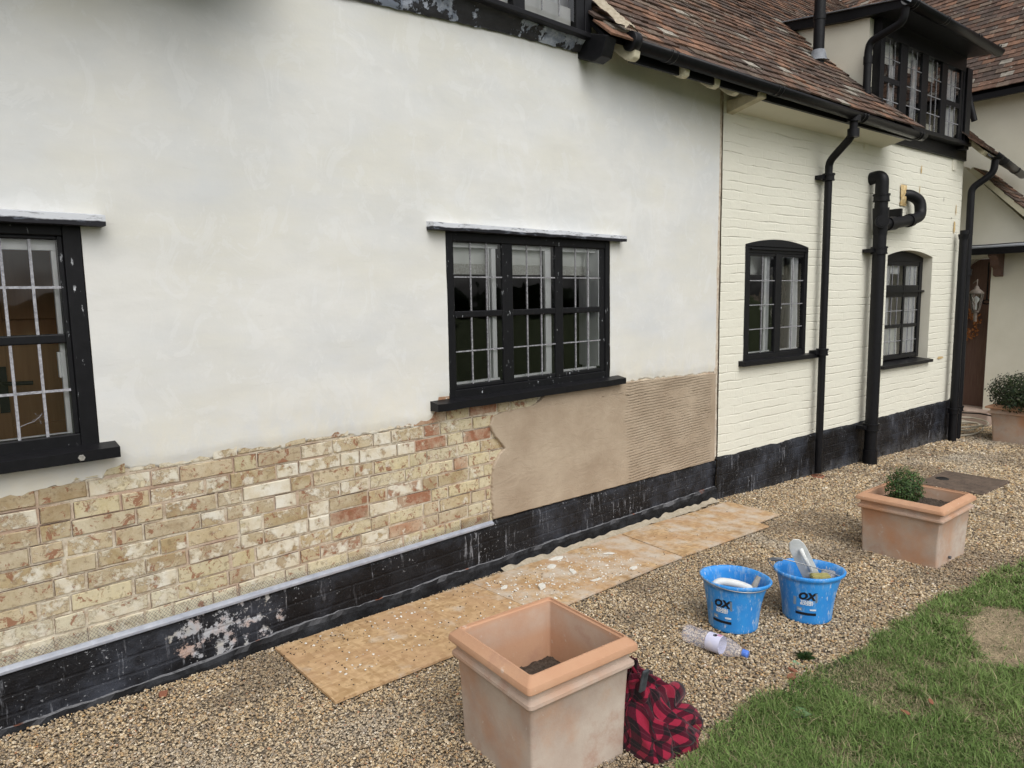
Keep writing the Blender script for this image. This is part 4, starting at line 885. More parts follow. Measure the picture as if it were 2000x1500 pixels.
mb = MB(); mb.grid(lambda u, v: ((1.2 + 2.5 * u), -(.015 + .055 * v + .006 * nz(u * 14, v * 3) + .004 * nz(u * 40, v * 9)), interp([(1.2, 3.06), (1.92, 3.108), (2.41, 3.142), (2.96, 3.178), (3.65, 3.205)], 1.2 + 2.5 * u) * (1 - v) + 3.265 * v + .006 * nz(u * 40, v * 2)), 160, 14); mb.build('lead_apron', 'peelflash', d1, fixn=False)
mb = MB(); mb.prism([(-.0, 3.17), (-.13, 3.12), (-.20, 3.14), (-.24, 3.25), (.0, 3.33)], 3.53, 3.63); mb.build('eaves_corbel', 'black', H, 'L', bevel=.006)
# lime bedded verge at the roof's lower left corner
mb = MB(); mb.grid(lambda u, v: (3.57 + .14 * v + .02 * nz(u * 9, v * 4) + .10 * (1 - u), -(.27 - .34 * u) - .01 * nz(u * 12, v * 6), 3.31 + .34 * u + .035 * sin(pi * v) + .015 * nz(u * 10, v * 7)), 26, 8); mb.build('mortar_verge', 'fallen', H, 'L', fixn=False)

# vent pipe through the roof
mb = MB(); mb.tube([(1.93, .30, 3.85), (1.93, .30, 6.1)], .052, 22); mb.tube([(1.93, .30, 4.30), (1.93, .30, 4.36)], .058, 22); v_ = mb.build('vent_pipe', 'black_pipe', H, 'R')
mb = MB(); mb.tube([(1.93, .30, 3.92), (1.93, .30, 4.02)], .062, 22, radii=[.085, .060]); mb.grid(lambda u, v: (1.84 + .30 * u, .12 + .36 * v, 3.235 + (.36 + .12 + .36 * v) + .028 + .01 * nz(u * 4, v * 4)), 8, 8); mb.build('lead_slate', 'lead', v_)

# rain water and soil pipes
def collar(mb, x, y, z, r, h=.05, lugs=True):
    mb.tube([(x, y, z - h / 2), (x, y, z + h / 2)], r + .012, 22); mb.tube([(x, y, z + h / 2 - .008), (x, y, z + h / 2 + .008)], r + .019, 22); mb.tube([(x, y, z - h / 2 - .006), (x, y, z - h / 2 + .006)], r + .016, 22)
    if lugs: mb.wbox(x - r - .055, x + r + .05, 0.003, -y * .9, z - .018, z + .018)
    mb.cut()
mb = MB(); mb.tube(smoothpath([(1.40, -.345, 3.20), (1.40, -.345, 3.04), (1.49, -.085, 2.86), (1.49, -.085, 2.74), (1.49, -.085, -.06)], 8), .034, 22)
p_ = mb.build('downpipe', 'black_pipe', H, 'R'); p_['label'] = 'thin downpipe between the arched window and the soil pipe'
mb = MB(); [collar(mb, 1.49, -.085, z_, .037) for z_ in (2.72, 1.11)]; mb.tube([(1.40, -.345, 3.02), (1.40, -.345, 3.09)], .050, 22); mb.cut(); mb.tube([(1.40, -.345, 3.15), (1.40, -.345, 3.20)], .056, 22); mb.each('pipe_collar', 'black_pipe', p_)
mb = MB(); mb.lathe([(.045, -.12), (.06, -.12), (.06, -.085), (.045, -.085), (.045, -.12)], (1.49, -.085, 0), 20); mb.build('clay_gully_rim', 'redclay', p_)
sx, sy = 2.475, -.115
mb = MB(); mb.tube(smoothpath([(sx - .0, .02, 2.80), (sx, -.115, 2.82), (sx, sy, 2.62), (sx, sy, 2.4), (sx, sy, -.15)], 9), .062, 26)
sp_ = mb.build('soil_pipe', 'black_pipe', H, 'R'); sp_['label'] = 'thick soil pipe with side branch standing off the cream wall'
mb = MB(); [collar(mb, sx, sy, z_, .062, .06, l) for z_, l in ((2.60, False), (2.08, True), (.27, True))]; mb.tube([(sx, sy, -.16), (sx, sy, .03)], .072, 24); mb.cut()
mb.tube([(sx, sy, 2.24), (sx, sy, 2.50)], .068, 24, radii=[.066, .078]); mb.each('pipe_collar', 'black_pipe', sp_)
mb = MB(); mb.tube([(sx - .055, sy - .035, 2.36), (sx - .092, sy - .06, 2.36)], .062, 24); mb.tube([(sx - .085, sy - .056, 2.36), (sx - .097, sy - .064, 2.36)], .046, 20); mb.build('access_cap', 'black_pipe', sp_)
mb = MB(); pth = smoothpath([(sx, sy, 2.34), (2.72, -.13, 2.36), (3.16, -.13, 2.42), (3.36, -.13, 2.47), (3.37, -.11, 2.64), (3.26, -.04, 2.70), (3.20, .03, 2.69)], 8); mb.tube(pth, .058, 22)
mb.tube([(2.60, -.125, 2.35), (2.74, -.13, 2.363)], .069, 22); mb.tube([(3.06, -.13, 2.405), (3.13, -.13, 2.414)], .069, 22); mb.build('side_branch', 'black_pipe', sp_)
mb = MB(); mb.wbox(2.86, 2.90, .0, .14, 2.36, 2.52); mb.build('pipe_bracket', 'black_pipe', sp_)
mb = MB(); mb.grid(lambda u, v: (3.13 + .14 * u + .02 * nz(u * 5, v * 5), -.012 - .03 * sin(pi * u) * sin(pi * v) * (1 + .5 * nz(u * 7, v * 9)), 2.58 + .22 * v), 10, 14); mb.build('foam_filler', 'foam', sp_, fixn=False)
for nm, x_, z1_, lab, yy in (('drain_pipe', 4.64, 2.33, 'short capped pipe in front of the end downpipe', -.10), ('downpipe', 4.90, 2.85, 'end downpipe with a swan neck up to the far gutter', -.06)):
    mb = MB()
    if nm == 'downpipe': mb.tube(smoothpath([(4.97, -.27, 3.20), (4.97, -.26, 3.05), (4.90, yy, 2.89), (4.90, yy, 2.76), (4.90, yy, -.2)], 8), .040, 20)
    else: mb.tube([(x_, yy, -.2), (x_, yy, z1_)], .046, 22)
    q = mb.build(nm, 'black_pipe', H, 'R'); q['label'] = lab; mb = MB()
    if nm == 'drain_pipe': mb.tube([(x_, yy, z1_ - .06), (x_, yy, z1_)], .062, 22, radii=[.052, .062]); mb.cut(); mb.tube([(x_, yy, z1_), (x_, yy, z1_ + .045)], .044, 20); mb.cut(); collar(mb, x_, yy, .19, .046, .05, False)
    else: collar(mb, 4.90, yy, 1.88, .04, .06, False); collar(mb, 4.90, yy, .19, .04, .05, False)
    mb.each('pipe_collar', 'black_pipe', q)

# ---------------------------------------------------------------- the wing at the far right (R frame, wall facing back along the house)
TS = 6.5   # plane of the porch / door wall
mb = MB()
def wallq(s, pts, mat_, nm, parent=H, th=.18):
    mb = MB(); n = len(pts); vs = [(s, -o, z) for o, z in pts] + [(s + th, -o, z) for o, z in pts]
    mb.add(vs, [tuple(range(n)), tuple(range(n, 2 * n))[::-1]] + [(i, (i + 1) % n, n + (i + 1) % n, n + i) for i in range(n)]); return mb.build(nm, mat_, parent, 'R')
# lower wall with the triangle under the verge, around the door opening
wallq(TS, [(-.20, -.3), (3.5, -.3), (3.5, .0), (3.5, 2.3), (.42, 2.30), (-.20, 2.95), (-.20, 2.0)], 'cream', 'porch_wall')
wallq(TS, [(-1.6, 2.10), (-.20, 2.10), (-.20, 2.95), (-.62, 3.40), (-1.6, 3.40)], 'cream', 'porch_wall')
wallq(TS + .02, [(-1.6, -.3), (-.62, -.3), (-.62, 2.12), (-1.6, 2.12)], 'cream', 'porch_wall')
wallq(7.05, [(-2.2, 2.3), (3.5, 2.3), (3.5, 4.55), (-2.2, 4.55)], 'cream', 'wing_wall')
# door in its recess
dr = wallq(TS + .26, [(-.75, -.05), (-.24, -.05), (-.24, 2.1), (-.75, 2.1)], 'door', 'door', th=.05); dr['label'] = 'weathered brown plank door'
mb = MB(); mb.tube([(TS + .20, .30, 2.05), (TS + .20, .30, 1.52)], .010, 8); mb.tube([(TS + .20, .30 + .05 * cos(k * pi / 8), 1.49 + .03 * sin(k * pi / 8)) for k in range(17)], .009, 8); mb.build('iron_pull', 'black', dr)
mb = MB(); mb.box(TS + .002, TS + .26, .185, .2, -.1, 2.12); mb.build('door_reveal', 'cream_dirty', H, 'R')
mb = MB()
for k in range(9):
    t0, t1 = pi * k / 18, pi * (k + 1) / 18
    for s_ in (TS + .14,): mb.hexa([(s_, .22 + .42 * cos(t0) , 1.72 + .42 * sin(t0)), (s_, .22 + .50 * cos(t0), 1.72 + .50 * sin(t0)), (s_ + .05, .22 + .50 * cos(t0), 1.72 + .50 * sin(t0)), (s_ + .05, .22 + .42 * cos(t0), 1.72 + .42 * sin(t0)),
        (s_, .22 + .42 * cos(t1), 1.72 + .42 * sin(t1)), (s_, .22 + .50 * cos(t1), 1.72 + .50 * sin(t1)), (s_ + .05, .22 + .50 * cos(t1), 1.72 + .50 * sin(t1)), (s_ + .05, .22 + .42 * cos(t1), 1.72 + .42 * sin(t1))])
mb.build('door_arch', 'tool_grey', H, 'R')
mb = MB(); mb.box(TS - .25, TS + .26, .05, .85, -.25, -.03); mb.build('doorstep', 'stonestep', H, 'R', bevel=.012)
# canopy of lead and board with a carved bracket
cn = MB(); cn.box(TS - .34, TS, -3.4, .75, 2.175, 2.20); cn.box(TS - .36, TS - .325, -3.4, .75, 2.14, 2.225); cp = cn.build('door_canopy', 'black', H, 'R', bevel=.003)
mb = MB(); mb.prism([(TS - .36, 2.229), (TS - .36, 2.242), (TS, 2.295), (TS, 2.282)], -3.4, .75, 'y'); mb.build('lead_sheet', 'lead', cp)
mb = MB(); mb.prism([(TS, 2.17), (TS - .32, 2.17), (TS - .32, 2.12), (TS - .22, 2.07), (TS - .20, 2.00), (TS - .10, 1.95), (TS - .09, 1.86), (TS, 1.84)], .05, .15, 'y'); mb.build('canopy_bracket', 'door', cp)
mb = MB(); mb.tube([(TS - .365, .7 - 4 * t_ / 20, 2.262 + .012 * nz(t_ * .5, 3) + .018 * (t_ % 7) / 7) for t_ in range(21)], .005, 8); mb.build('canopy_cable', 'black', cp)
# porch roof: its left verge runs down towards the lawn
U3 = Vector((0, c45, s45)); org3 = Vector((TS - .10, -.95, 1.93))
mb = MB(); tiles(mb, org3 + Vector((0, 0, 0.0)), (1, 0, 0), U3, (0, -s45, c45), .16, 1.6, 21, seed=8, gauge=.09); mb.build('porch_roof', 'tile', H, 'R', attrs=True)
mb = MB(); P = [org3 + Vector((a, 0, 0)) + U3 * u - Vector((0, -s45, c45)) * h for h in (.06, -.008) for (a, u) in ((0, 0), (1.7, 0), (1.7, 2.02), (0, 2.02))]; mb.hexa(P); mb.build('porch_verge', 'cream_timber', H, 'R')
# wing roof: courses run towards the lawn, slope rises away
c50, s50 = cos(rad(50)), sin(rad(50))
mb = MB(); tiles(mb, (6.80, .0, 4.45), (0, -1, 0), (c50, 0, s50), (-s50, 0, c50), -5.6, 2.6, 44, seed=12); mb.build('wing_roof', 'tile', H, 'R', attrs=True)
mb = MB(); mb.add([(6.82, 5.7, 4.42), (6.82, -3.5, 4.42), (6.82 + 4 * c50, -3.5, 4.42 + 4 * s50), (6.82 + 4 * c50, 5.7, 4.42 + 4 * s50)], [(0, 1, 2, 3)]); mb.box(6.80, 6.84, -3.5, 3.7, 4.34, 4.42); mb.box(6.84, 7.05, -3.5, 3.7, 4.385, 4.40); mb.build('wing_fascia', 'black', H, 'R', fixn=False)
mb = MB(); mb.tube(smoothpath([(5.70, .36, 4.45), (5.75, .34, 4.17), (5.79, .27, 3.86)], 6), .036, 18, caps=False); mb.build('overflow_pipe', 'black_pipe', H, 'R')
mb = MB(); mb.box(4.9, TS + .1, .95, 1.1, -.3, 3.4); mb.build('recess_back_wall', 'cream', H, 'R')

# lantern and wreath
lp = RW(5.9, -.16, 0); LN = thing('wall_lantern', 'small weathered metal lantern hanging beside the brown door', 'lantern', (lp.x, lp.y, 1.36), RA)
mb = MB(); mb.lathe([(.035, 0), (.045, .01), (.04, .02), (.045, .03)], seg=6); mb.lathe([(.085, .25), (.092, .262), (.06, .30), (.035, .315), (.03, .335), (.012, .36), (.0, .365)], seg=6)
for k in range(6): an = k * pi / 3; mb.tube([(.045 * cos(an), .045 * sin(an), .03), (.082 * cos(an), .082 * sin(an), .25)], .005, 6)
mb.build('lantern_frame', 'lantern', LN)
mb = MB(); mb.lathe([(.043, .03), (.079, .25)], seg=6); mb.build('lantern_glass', 'glass', LN, fixn=False)
mb = MB(); mb.tube([(0, 0, .04), (0, 0, .13)], .012, 10); mb.lathe([(.012, .13), (.035, .16), (.038, .19), (.0, .225)], seg=12); mb.build('lamp_bulb', 'upvc', LN)
mb = MB(); mb.tube(smoothpath([(0, 0, .36), (0, 0, .44), (.12, .04, .44), (.45, .20, .40)], 5), .008, 8); mb.tube([(0, 0, -.12), (0, 0, 0)], .022, 8); mb.build('lantern_bracket', 'lantern', LN)
wp = RW(TS + .2, -.50, 0); WR = thing('wreath', 'dried orange leaf wreath hung on the brown door', 'wreath', (wp.x, wp.y, 1.18), RA)
mb = MB(); R_ = random.Random(5)
for k in range(150):
    an = R_.uniform(0, 2 * pi); rr = R_.uniform(.06, .15); c = Vector((R_.uniform(-.04, .02), rr * cos(an), rr * 1.5 * sin(an))); d = Vector((R_.uniform(-1, .2), R_.uniform(-1, 1), R_.uniform(-1, 1))).normalized() * .045; e_ = d.cross(Vector((1, .3, .2))).normalized() * .014
    mb.add([c, c + d * .5 + e_, c + d, c + d * .5 - e_], [(0, 1, 2, 3)])
mb.build('dried_leaves', 'wreath', WR, fixn=False)

# ---------------------------------------------------------------- boards on the gravel
def slabpoly(name, pts, z_off, th, mat, label):
    o = thing(name, label, 'board', (pts[0][0], pts[0][1], zg(pts[0][0]) + z_off)); ox, oy, oz = o.location; n = len(pts); mb = MB()
    P = []
    for i in range(n):
        a, b = pts[i], pts[(i + 1) % n]; m = max(1, int(math.dist(a, b) / .08))
        for k in range(m): x, y = a[0] + (b[0] - a[0]) * k / m, a[1] + (b[1] - a[1]) * k / m; P.append((x + .003 * nz(x * 20, y * 20), y + .003 * nz(y * 21, x * 22)))
    n = len(P); f = lambda x, y: zg(x) + z_off + .006 * nz(x * 1.3, y * 2)
    vs = [(x - ox, y - oy, f(x, y) - oz) for x, y in P] + [(x - ox, y - oy, f(x, y) + th - oz) for x, y in P]
    mb.add(vs, [tuple(range(n))[::-1], tuple(range(n, 2 * n))] + [(i, (i + 1) % n, n + (i + 1) % n, n + i) for i in range(n)]); mb.build('panel', mat, o); return o
slabpoly('floor_board', [(1.285, 2.469), (2.14, 2.46), (2.49, 2.475), (2.492, 3.065), (1.309, 3.075)], .010, .011, 'osb1', 'tan flake board behind the big planter, scattered with dark crumbs')
slabpoly('floor_board', [(2.494, 2.49), (3.768, 2.49), (3.850, 3.055), (2.496, 3.07)], .011, .010, 'osb2', 'middle board on the gravel strewn with white plaster chips')
slabpoly('floor_board', [(3.775, 2.494), (4.80, 2.43), (4.826, 2.526), (5.145, 2.522), (5.18, 2.99), (3.855, 3.045)], .014, .009, 'osb3', 'farthest board, pale with a notched far corner')
# plaster flakes, crumbs
def flake(x, y, r, label, el=1., a=0, th=.004, mat='flake', zo=.024, grp='plaster flakes on the middle board'):
    R_ = random.Random(int(x * 1e4)); n = 8; mb = MB(); P = [(r * (1 + R_.uniform(-.35, .3)) * cos(2 * pi * k / n) * el, r * (1 + R_.uniform(-.35, .3)) * sin(2 * pi * k / n)) for k in range(n)]
    ca, sa = cos(a), sin(a); P = [(p[0] * ca - p[1] * sa, p[0] * sa + p[1] * ca) for p in P]
    mb.prism(P, 0, th, 'z'); o = mb.build('plaster_flake' if mat == 'flake' else 'clay_fragment', mat, None, loc=(x, y, zg(x) + zo)); o.rotation_euler = (R_.uniform(-.15, .15), R_.uniform(-.15, .15), 0); tag(o, label, 'debris', grp)
flake(3.14, 3.00, .022, 'long white plaster sliver nearest the wall on the middle board', 2.4, -.5)
flake(3.02, 2.93, .028, 'broad cream plaster chip just left of the long sliver', 1.1, .4)
flake(3.05, 2.78, .018, 'narrow white strip standing out mid board, pointing at the wall', 2.6, 1.1)
flake(3.05, 2.60, .013, 'thin white plaster strip near the front edge of the middle board', 3.2, -.15)
flake(2.74, 2.74, .024, 'roundish white plaster lump close behind the big planter', 1.4, .6, .012)
flake(3.46, 2.84, .016, 'small bright plaster splash on the far half of the middle board', 2.2, -.7)
flake(2.58, 2.88, .016, 'tiny cream plaster chip at the near end of the middle board', 1.5, .2)
flake(3.36, 2.565, .016, 'crumpled grey white scrap near the front edge of the middle board', 1.9, 0., .008)
def scatter(name, n, regs, sz, mat, label, cat, zo, flat=.6, colr=None):
    bv, bf = icosphere(); xs_ = []; ys_ = []
    for (x0, x1, y0, y1, wt) in regs: m = int(n * wt); xs_.append(NR.uniform(x0, x1, m)); ys_.append(NR.uniform(y0, y1, m))
    x, y = np.concatenate(xs_), np.concatenate(ys_); m = len(x); s = sz * (.4 + NR.random(m) ** 2)
    V = bv[None] * (1 + .5 * (NR.random((m, 12, 1)) - .5)) * s[:, None, None]; V[..., 2] *= flat
    V += np.stack([x, y, .09 - .028 * x + zo + 0 * x], 1)[:, None]
    F = (bf[None] + (np.arange(m) * 12)[:, None, None]).reshape(-1, 3); o = npmesh(name, V.reshape(-1, 3), F, mat); tag(o, label, cat, kind='stuff')
scatter('plaster_crumbs', 520, [(2.5, 3.5, 2.55, 3.0, .8), (1.4, 2.5, 2.6, 3.04, .22)], .0055, 'flake', 'scattered tiny white plaster crumbs on the boards', 'crumbs', .025)
scatter('dirt_crumbs', 360, [(1.32, 2.45, 2.5, 3.03, .45), (1.3, 1.8, 2.9, 3.05, .25), (3.0, 3.75, 2.5, 2.62, .1), (2.5, 2.9, 2.6, 3.0, .15), (3.9, 5.0, 2.5, 2.95, .1)], .0034, 'soil', 'small dark crumbs of dirt on the boards', 'crumbs', .024)
mb = MB(); R_ = random.Random(3)
mb.grid(lambda u, v: (2.75 + 2.4 * u, 3.10 - (.055 + .045 * nz(u * 9, 2) + .02 * nz(u * 40, 2)) * v, zg(2.75 + 2.4 * u) + .016 + (.020 + .030 * nz(u * 26, 4)) * (1 - v) * (1 - .3 * v)), 160, 8); tag(mb.build('mortar_droppings', 'fallen', fixn=False), 'beige mortar droppings along the foot of the plinth behind the boards', 'mortar', kind='stuff')
flake(.80, 3.02, .014, 'orange brick chip on gravel at the foot of the black plinth', 1.7, .5, .012, 'redclay', .004, 'clay fragments on the gravel')
flake(2.85, 1.325, .016, 'orange clay shard at the lawn edge nearest the bottle', 2., .3, .008, 'redclay', .006, 'clay fragments on the gravel')
flake(2.91, 1.345, .014, 'smaller orange clay shard beside the grass tuft', 1.6, 1.3, .008, 'redclay', .006, 'clay fragments on the gravel')

# ---------------------------------------------------------------- planters
def sq(hw, n=6, cr=.03):
    pts = []
    for qx, qy, a0 in ((1, 1, 0), (-1, 1, pi / 2), (-1, -1, pi), (1, -1, 3 * pi / 2)):
        for k in range(n + 1): an = a0 + pi / 2 * k / n; pts.append((qx * (hw - cr) + cr * cos(an), qy * (hw - cr) + cr * sin(an)))
    return pts
def planter(label, x, y, z0, rz, hw, hh, mat, soil_z, sy=1.):
    P = thing('terracotta_planter', label, 'planter', (x, y, z0), rz, 'terracotta planters')
    def sweep(prof, col=None, crs=None):
        mb = MB(); vs = []; rim = []
        for h_, z_, r_ in prof:
            q = sq(h_ * hw, 5, max(.006, h_ * hw * .06)); vs += [(a + .0025 * nz(a * 9, z_ * 9), b * sy + .0025 * nz(b * 9, z_ * 7), z_ * hh + .003 * nz(a * 5, b * 5)) for a, b in q]; rim += [r_] * len(q)
        n = len(q); fs = [(i * n + k, i * n + (k + 1) % n, (i + 1) * n + (k + 1) % n, (i + 1) * n + k) for i in range(len(prof) - 1) for k in range(n)]
        mb.add(vs, fs, None, True); return mb, rim, n
    body = [(.84, -.02, 0), (.85, .02, 0), (.87, .45, 0), (.895, .735, 0), (.90, .742, 0), (.945, .755, 0), (.965, .775, .1), (.96, .80, .15), (.915, .825, .1), (.905, .86, .1), (.925, .885, .5), (.990, .893, 1), (1.0, .900, 1), (1.0, .925, 1), (.985, .948, 1), (.895, .990, 1), (.880, 1.0, 1), (.858, 1.0, 1), (.855, .985, 1), (.835, .975, .9), (.825, .93, .35), (.815, .80, .45), (.80, .70, .9), (.77, .4, 1.), (.75, .1, 1.)]
    mb, rim, n = sweep(body); o = mb.build('pot', mat, P, fixn=False)
    a = o.data.attributes.new('Rim', 'FLOAT_COLOR', 'POINT'); a.data.foreach_set('color', np.array([(r, r, r, 1) for r in rim], 'f').ravel())
    es = o.modifiers.new('es', 'EDGE_SPLIT'); es.split_angle = rad(28)
    mb = MB(); mb.grid(lambda u, v: ((u - .5) * 2 * hw * .80, (v - .5) * 2 * hw * .80 * sy, soil_z + .015 * nz(u * 9, v * 9) + .008 * nz(u * 30, v * 30)), 40, 40); mb.build('soil', 'soil', P, fixn=False)
    return P
P1 = planter('large empty pale terracotta planter in the foreground beside the checked shirt', 1.716, 1.722, .030, rad(-6.5), .247, .452, 'terra_pale', .215)
mb = MB(); mb.tube([(-.222, -.12, .045), (-.205, -.12, .045)], .013, 16); mb.build('drain_hole', 'mesh_dark', P1)
P2 = planter('terracotta planter holding a small box shrub on the gravel', 5.045, 1.545, -.062, rad(-4), .272, .415, 'terra', .335)
mb = MB(); mb.tube([(-.05, -.248, .05), (-.05, -.235, .05)], .010, 14); mb.build('drain_hole', 'mesh_dark', P2)
P3 = planter('terracotta trough with a clipped box ball by the doorstep', 10.45, 1.78, -.205, rad(-6), .30, .465, 'terra', .40, 2.0)

def bush(name, label, cat, x, y, z, rx, rz, n, leaf, seed, c0, c1, stems=6):
    B = thing(name, label, cat, (x, y, z)); R_ = random.Random(seed); mb = MB()
    for k in range(n):
        d = Vector((R_.gauss(0, 1), R_.gauss(0, 1), R_.gauss(0, 1))).normalized(); q = R_.random() ** .35
        lump = 1 + .22 * nz(d.x * 2.3 + seed, d.y * 2.3, d.z * 2.3) + .10 * nz(d.x * 6, d.y * 6, d.z * 6 + seed)
        c = Vector((d.x * rx, d.y * rx, d.z * rz)) * q * lump + Vector((0, 0, rz))
        if c.z < 0: continue
        nd = (d + Vector((R_.uniform(-.8, .8), R_.uniform(-.8, .8), R_.uniform(-.2, 1.)))).normalized(); t1 = nd.cross(Vector((R_.uniform(-1, 1), R_.uniform(-1, 1), R_.uniform(-1, 1)))).normalized(); t2 = nd.cross(t1)
        L = leaf * R_.uniform(.6, 1.3); f = R_.random(); col = tuple((c0[i] * (1 - f) + c1[i] * f) * R_.uniform(.7, 1.2) for i in range(3))
        mb.add([c, c + t1 * L * .5 + t2 * L * .3, c + t1 * L, c + t1 * L * .5 - t2 * L * .3], [(0, 1, 2, 3)], col)
    for k in range(n // 170):
        d = Vector((R_.gauss(0, 1), R_.gauss(0, 1), abs(R_.gauss(0, 1)) + .2)).normalized(); c0_ = Vector((d.x * rx, d.y * rx, d.z * rz)) + Vector((0, 0, rz)); d2_ = (d + Vector((R_.uniform(-.4, .4), R_.uniform(-.4, .4), .5))).normalized()
        for q in range(9):
            c = c0_ + d2_ * (q * leaf * .32 - leaf); an = q * 2.4; sd = Vector((cos(an), sin(an), .5)).normalized(); t2 = sd.cross(d2_).normalized(); L = leaf * R_.uniform(.6, 1.1); f = .5 + .5 * R_.random(); col = tuple(c0[i] * (1 - f) + c1[i] * f * 1.15 for i in range(3))
            mb.add([c, c + sd * L * .5 + t2 * L * .3, c + sd * L, c + sd * L * .5 - t2 * L * .3], [(0, 1, 2, 3)], col)
    mb.build('foliage', 'leaf', B, attrs=True, fixn=False); mb = MB()
    for k in range(stems): an = k * 2 * pi / stems; mb.tube([(0, 0, -.03), (rx * .3 * cos(an), rx * .3 * sin(an), rz * .8), (rx * .55 * cos(an + .3), rx * .55 * sin(an + .3), rz * 1.5)], .004, 6, radii=[.006, .004, .002])
    mb.build('stem', 'soil', B); return B
bush('box_shrub', 'small bushy box shrub planted in the square terracotta planter', 'shrub', 5.0, 1.60, .262, .115, .122, 4200, .015, 2, (.022, .045, .012), (.085, .14, .04))
bush('box_ball', 'dark clipped box ball in the trough at the right edge', 'shrub', 10.43, 2.00, .15, .42, .245, 10000, .030, 9, (.010, .018, .008), (.040, .058, .022))
# weeds in the planter and the lawn
def weed(name, label, x, y, z, n, L, seed, c=(.10, .16, .05), wide=.3, up=.6):
    mb = MB(); R_ = random.Random(seed)
    for k in range(n):
        an = R_.uniform(0, 2 * pi); l = L * R_.uniform(.6, 1.2); u = up * R_.uniform(.4, 1.3); d = Vector((cos(an), sin(an), u)).normalized(); sd = Vector((-sin(an), cos(an), 0)); b = Vector((R_.uniform(-.01, .01), R_.uniform(-.01, .01), 0)); col = tuple(v * R_.uniform(.7, 1.3) for v in c)
        mb.add([b, b + d * l * .5 + sd * l * wide * .5, b + d * l + Vector((0, 0, -l * .25)), b + d * l * .5 - sd * l * wide * .5], [(0, 1, 2), (0, 2, 3)], col)
    tag(mb.build(name, 'leaf', None, attrs=True, loc=(x, y, z), fixn=False), label, 'weed')
weed('weed', 'pale green broad leaved weed growing in the lawn', 2.573, 1.17, zg(2.57) + .015, 9, .060, 4, (.13, .20, .09), .7, .5)
weed('grass_tuft', 'dark grass tuft standing out on the gravel beside the lawn edge', 3.06, 1.36, zg(3.06), 160, .055, 5, (.035, .065, .02), .07, 1.6)
weed('weed', 'silvery weed at the foot of the dark grass tuft', 2.98, 1.37, zg(3), 16, .04, 6, (.26, .32, .22), .5, .4)
weed('weed', 'small weeds sprouting at the front of the box shrub soil', 4.92, 1.45, .280, 26, .04, 7, (.12, .17, .07), .35, .8)
flake(2.86, .87, .009, 'brown fallen leaf on the lawn, the left one of two', 2.2, 1.2, .003, 'redclay', .04, 'fallen leaves on the lawn')
flake(3.02, .83, .009, 'orange brown fallen leaf lying right of its pair on the lawn', 2.0, .6, .003, 'redclay', .04, 'fallen leaves on the lawn')

# ---------------------------------------------------------------- manhole cover
mh = thing('manhole_cover', 'rusty chequered iron manhole cover set in the gravel', 'manhole cover', (7.43, 1.88, zg(7.43) + .0), rad(-4)); mb = MB(); mb.box(-.34, .34, -.27, .27, -.02, .022); mb.build('plate', 'iron', mh, bevel=.004)
mb = MB()
for i in range(15):
    for j in range(12):
        x_, y_ = -.30 + i * .043, -.23 + j * .042; a_ = pi / 4 if (i + j) % 2 else -pi / 4
        if abs(x_) < .05 and y_ > .12: continue
        dx, dy = .014 * cos(a_), .014 * sin(a_); ex, ey = -.004 * sin(a_), .004 * cos(a_); mb.add([(x_ - dx, y_ - dy, .022), (x_ + ex, y_ + ey, .026), (x_ + dx, y_ + dy, .022), (x_ - ex, y_ - ey, .026)], [(0, 3, 1), (3, 2, 1)])
mb.build('tread', 'iron', mh)
mb = MB(); mb.lathe([(.0, .024), (.045, .024), (.048, .027), (.055, .027), (.057, .022)], (-.02, .17, 0), 20); mb.build('lifting_eye', 'black', mh)
# ---------------------------------------------------------------- hose and cable by the step
mb = MB(); pts = []
for k in range(150):
    t_ = k / 149; an = t_ * 2 * pi * 3.3; r1 = .34 + .09 * sin(an * .37 + 1) ; pts.append((10.75 + r1 * 1.5 * cos(an) + .06 * sin(an * 2.3), 2.78 + r1 * .62 * sin(an), zg(10.9) + .02 + .09 * t_ + .07 * max(0, sin(an * .9))))
mb.tube(pts, .011, 8); tag(mb.build('garden_hose', 'hose'), 'loosely coiled cream hose lying beside the doorstep', 'hose')
p0 = RW(5.0, .02, .12); mb = MB(); mb.tube([p0, p0 + Vector((.35, -.15, -.04)), p0 + Vector((.8, -.5, -.16)), p0 + Vector((1.0, -.8, -.28))], .009, 8); tag(mb.build('cable', 'cable'), 'black cable running from the end downpipe down behind the trough', 'cable')

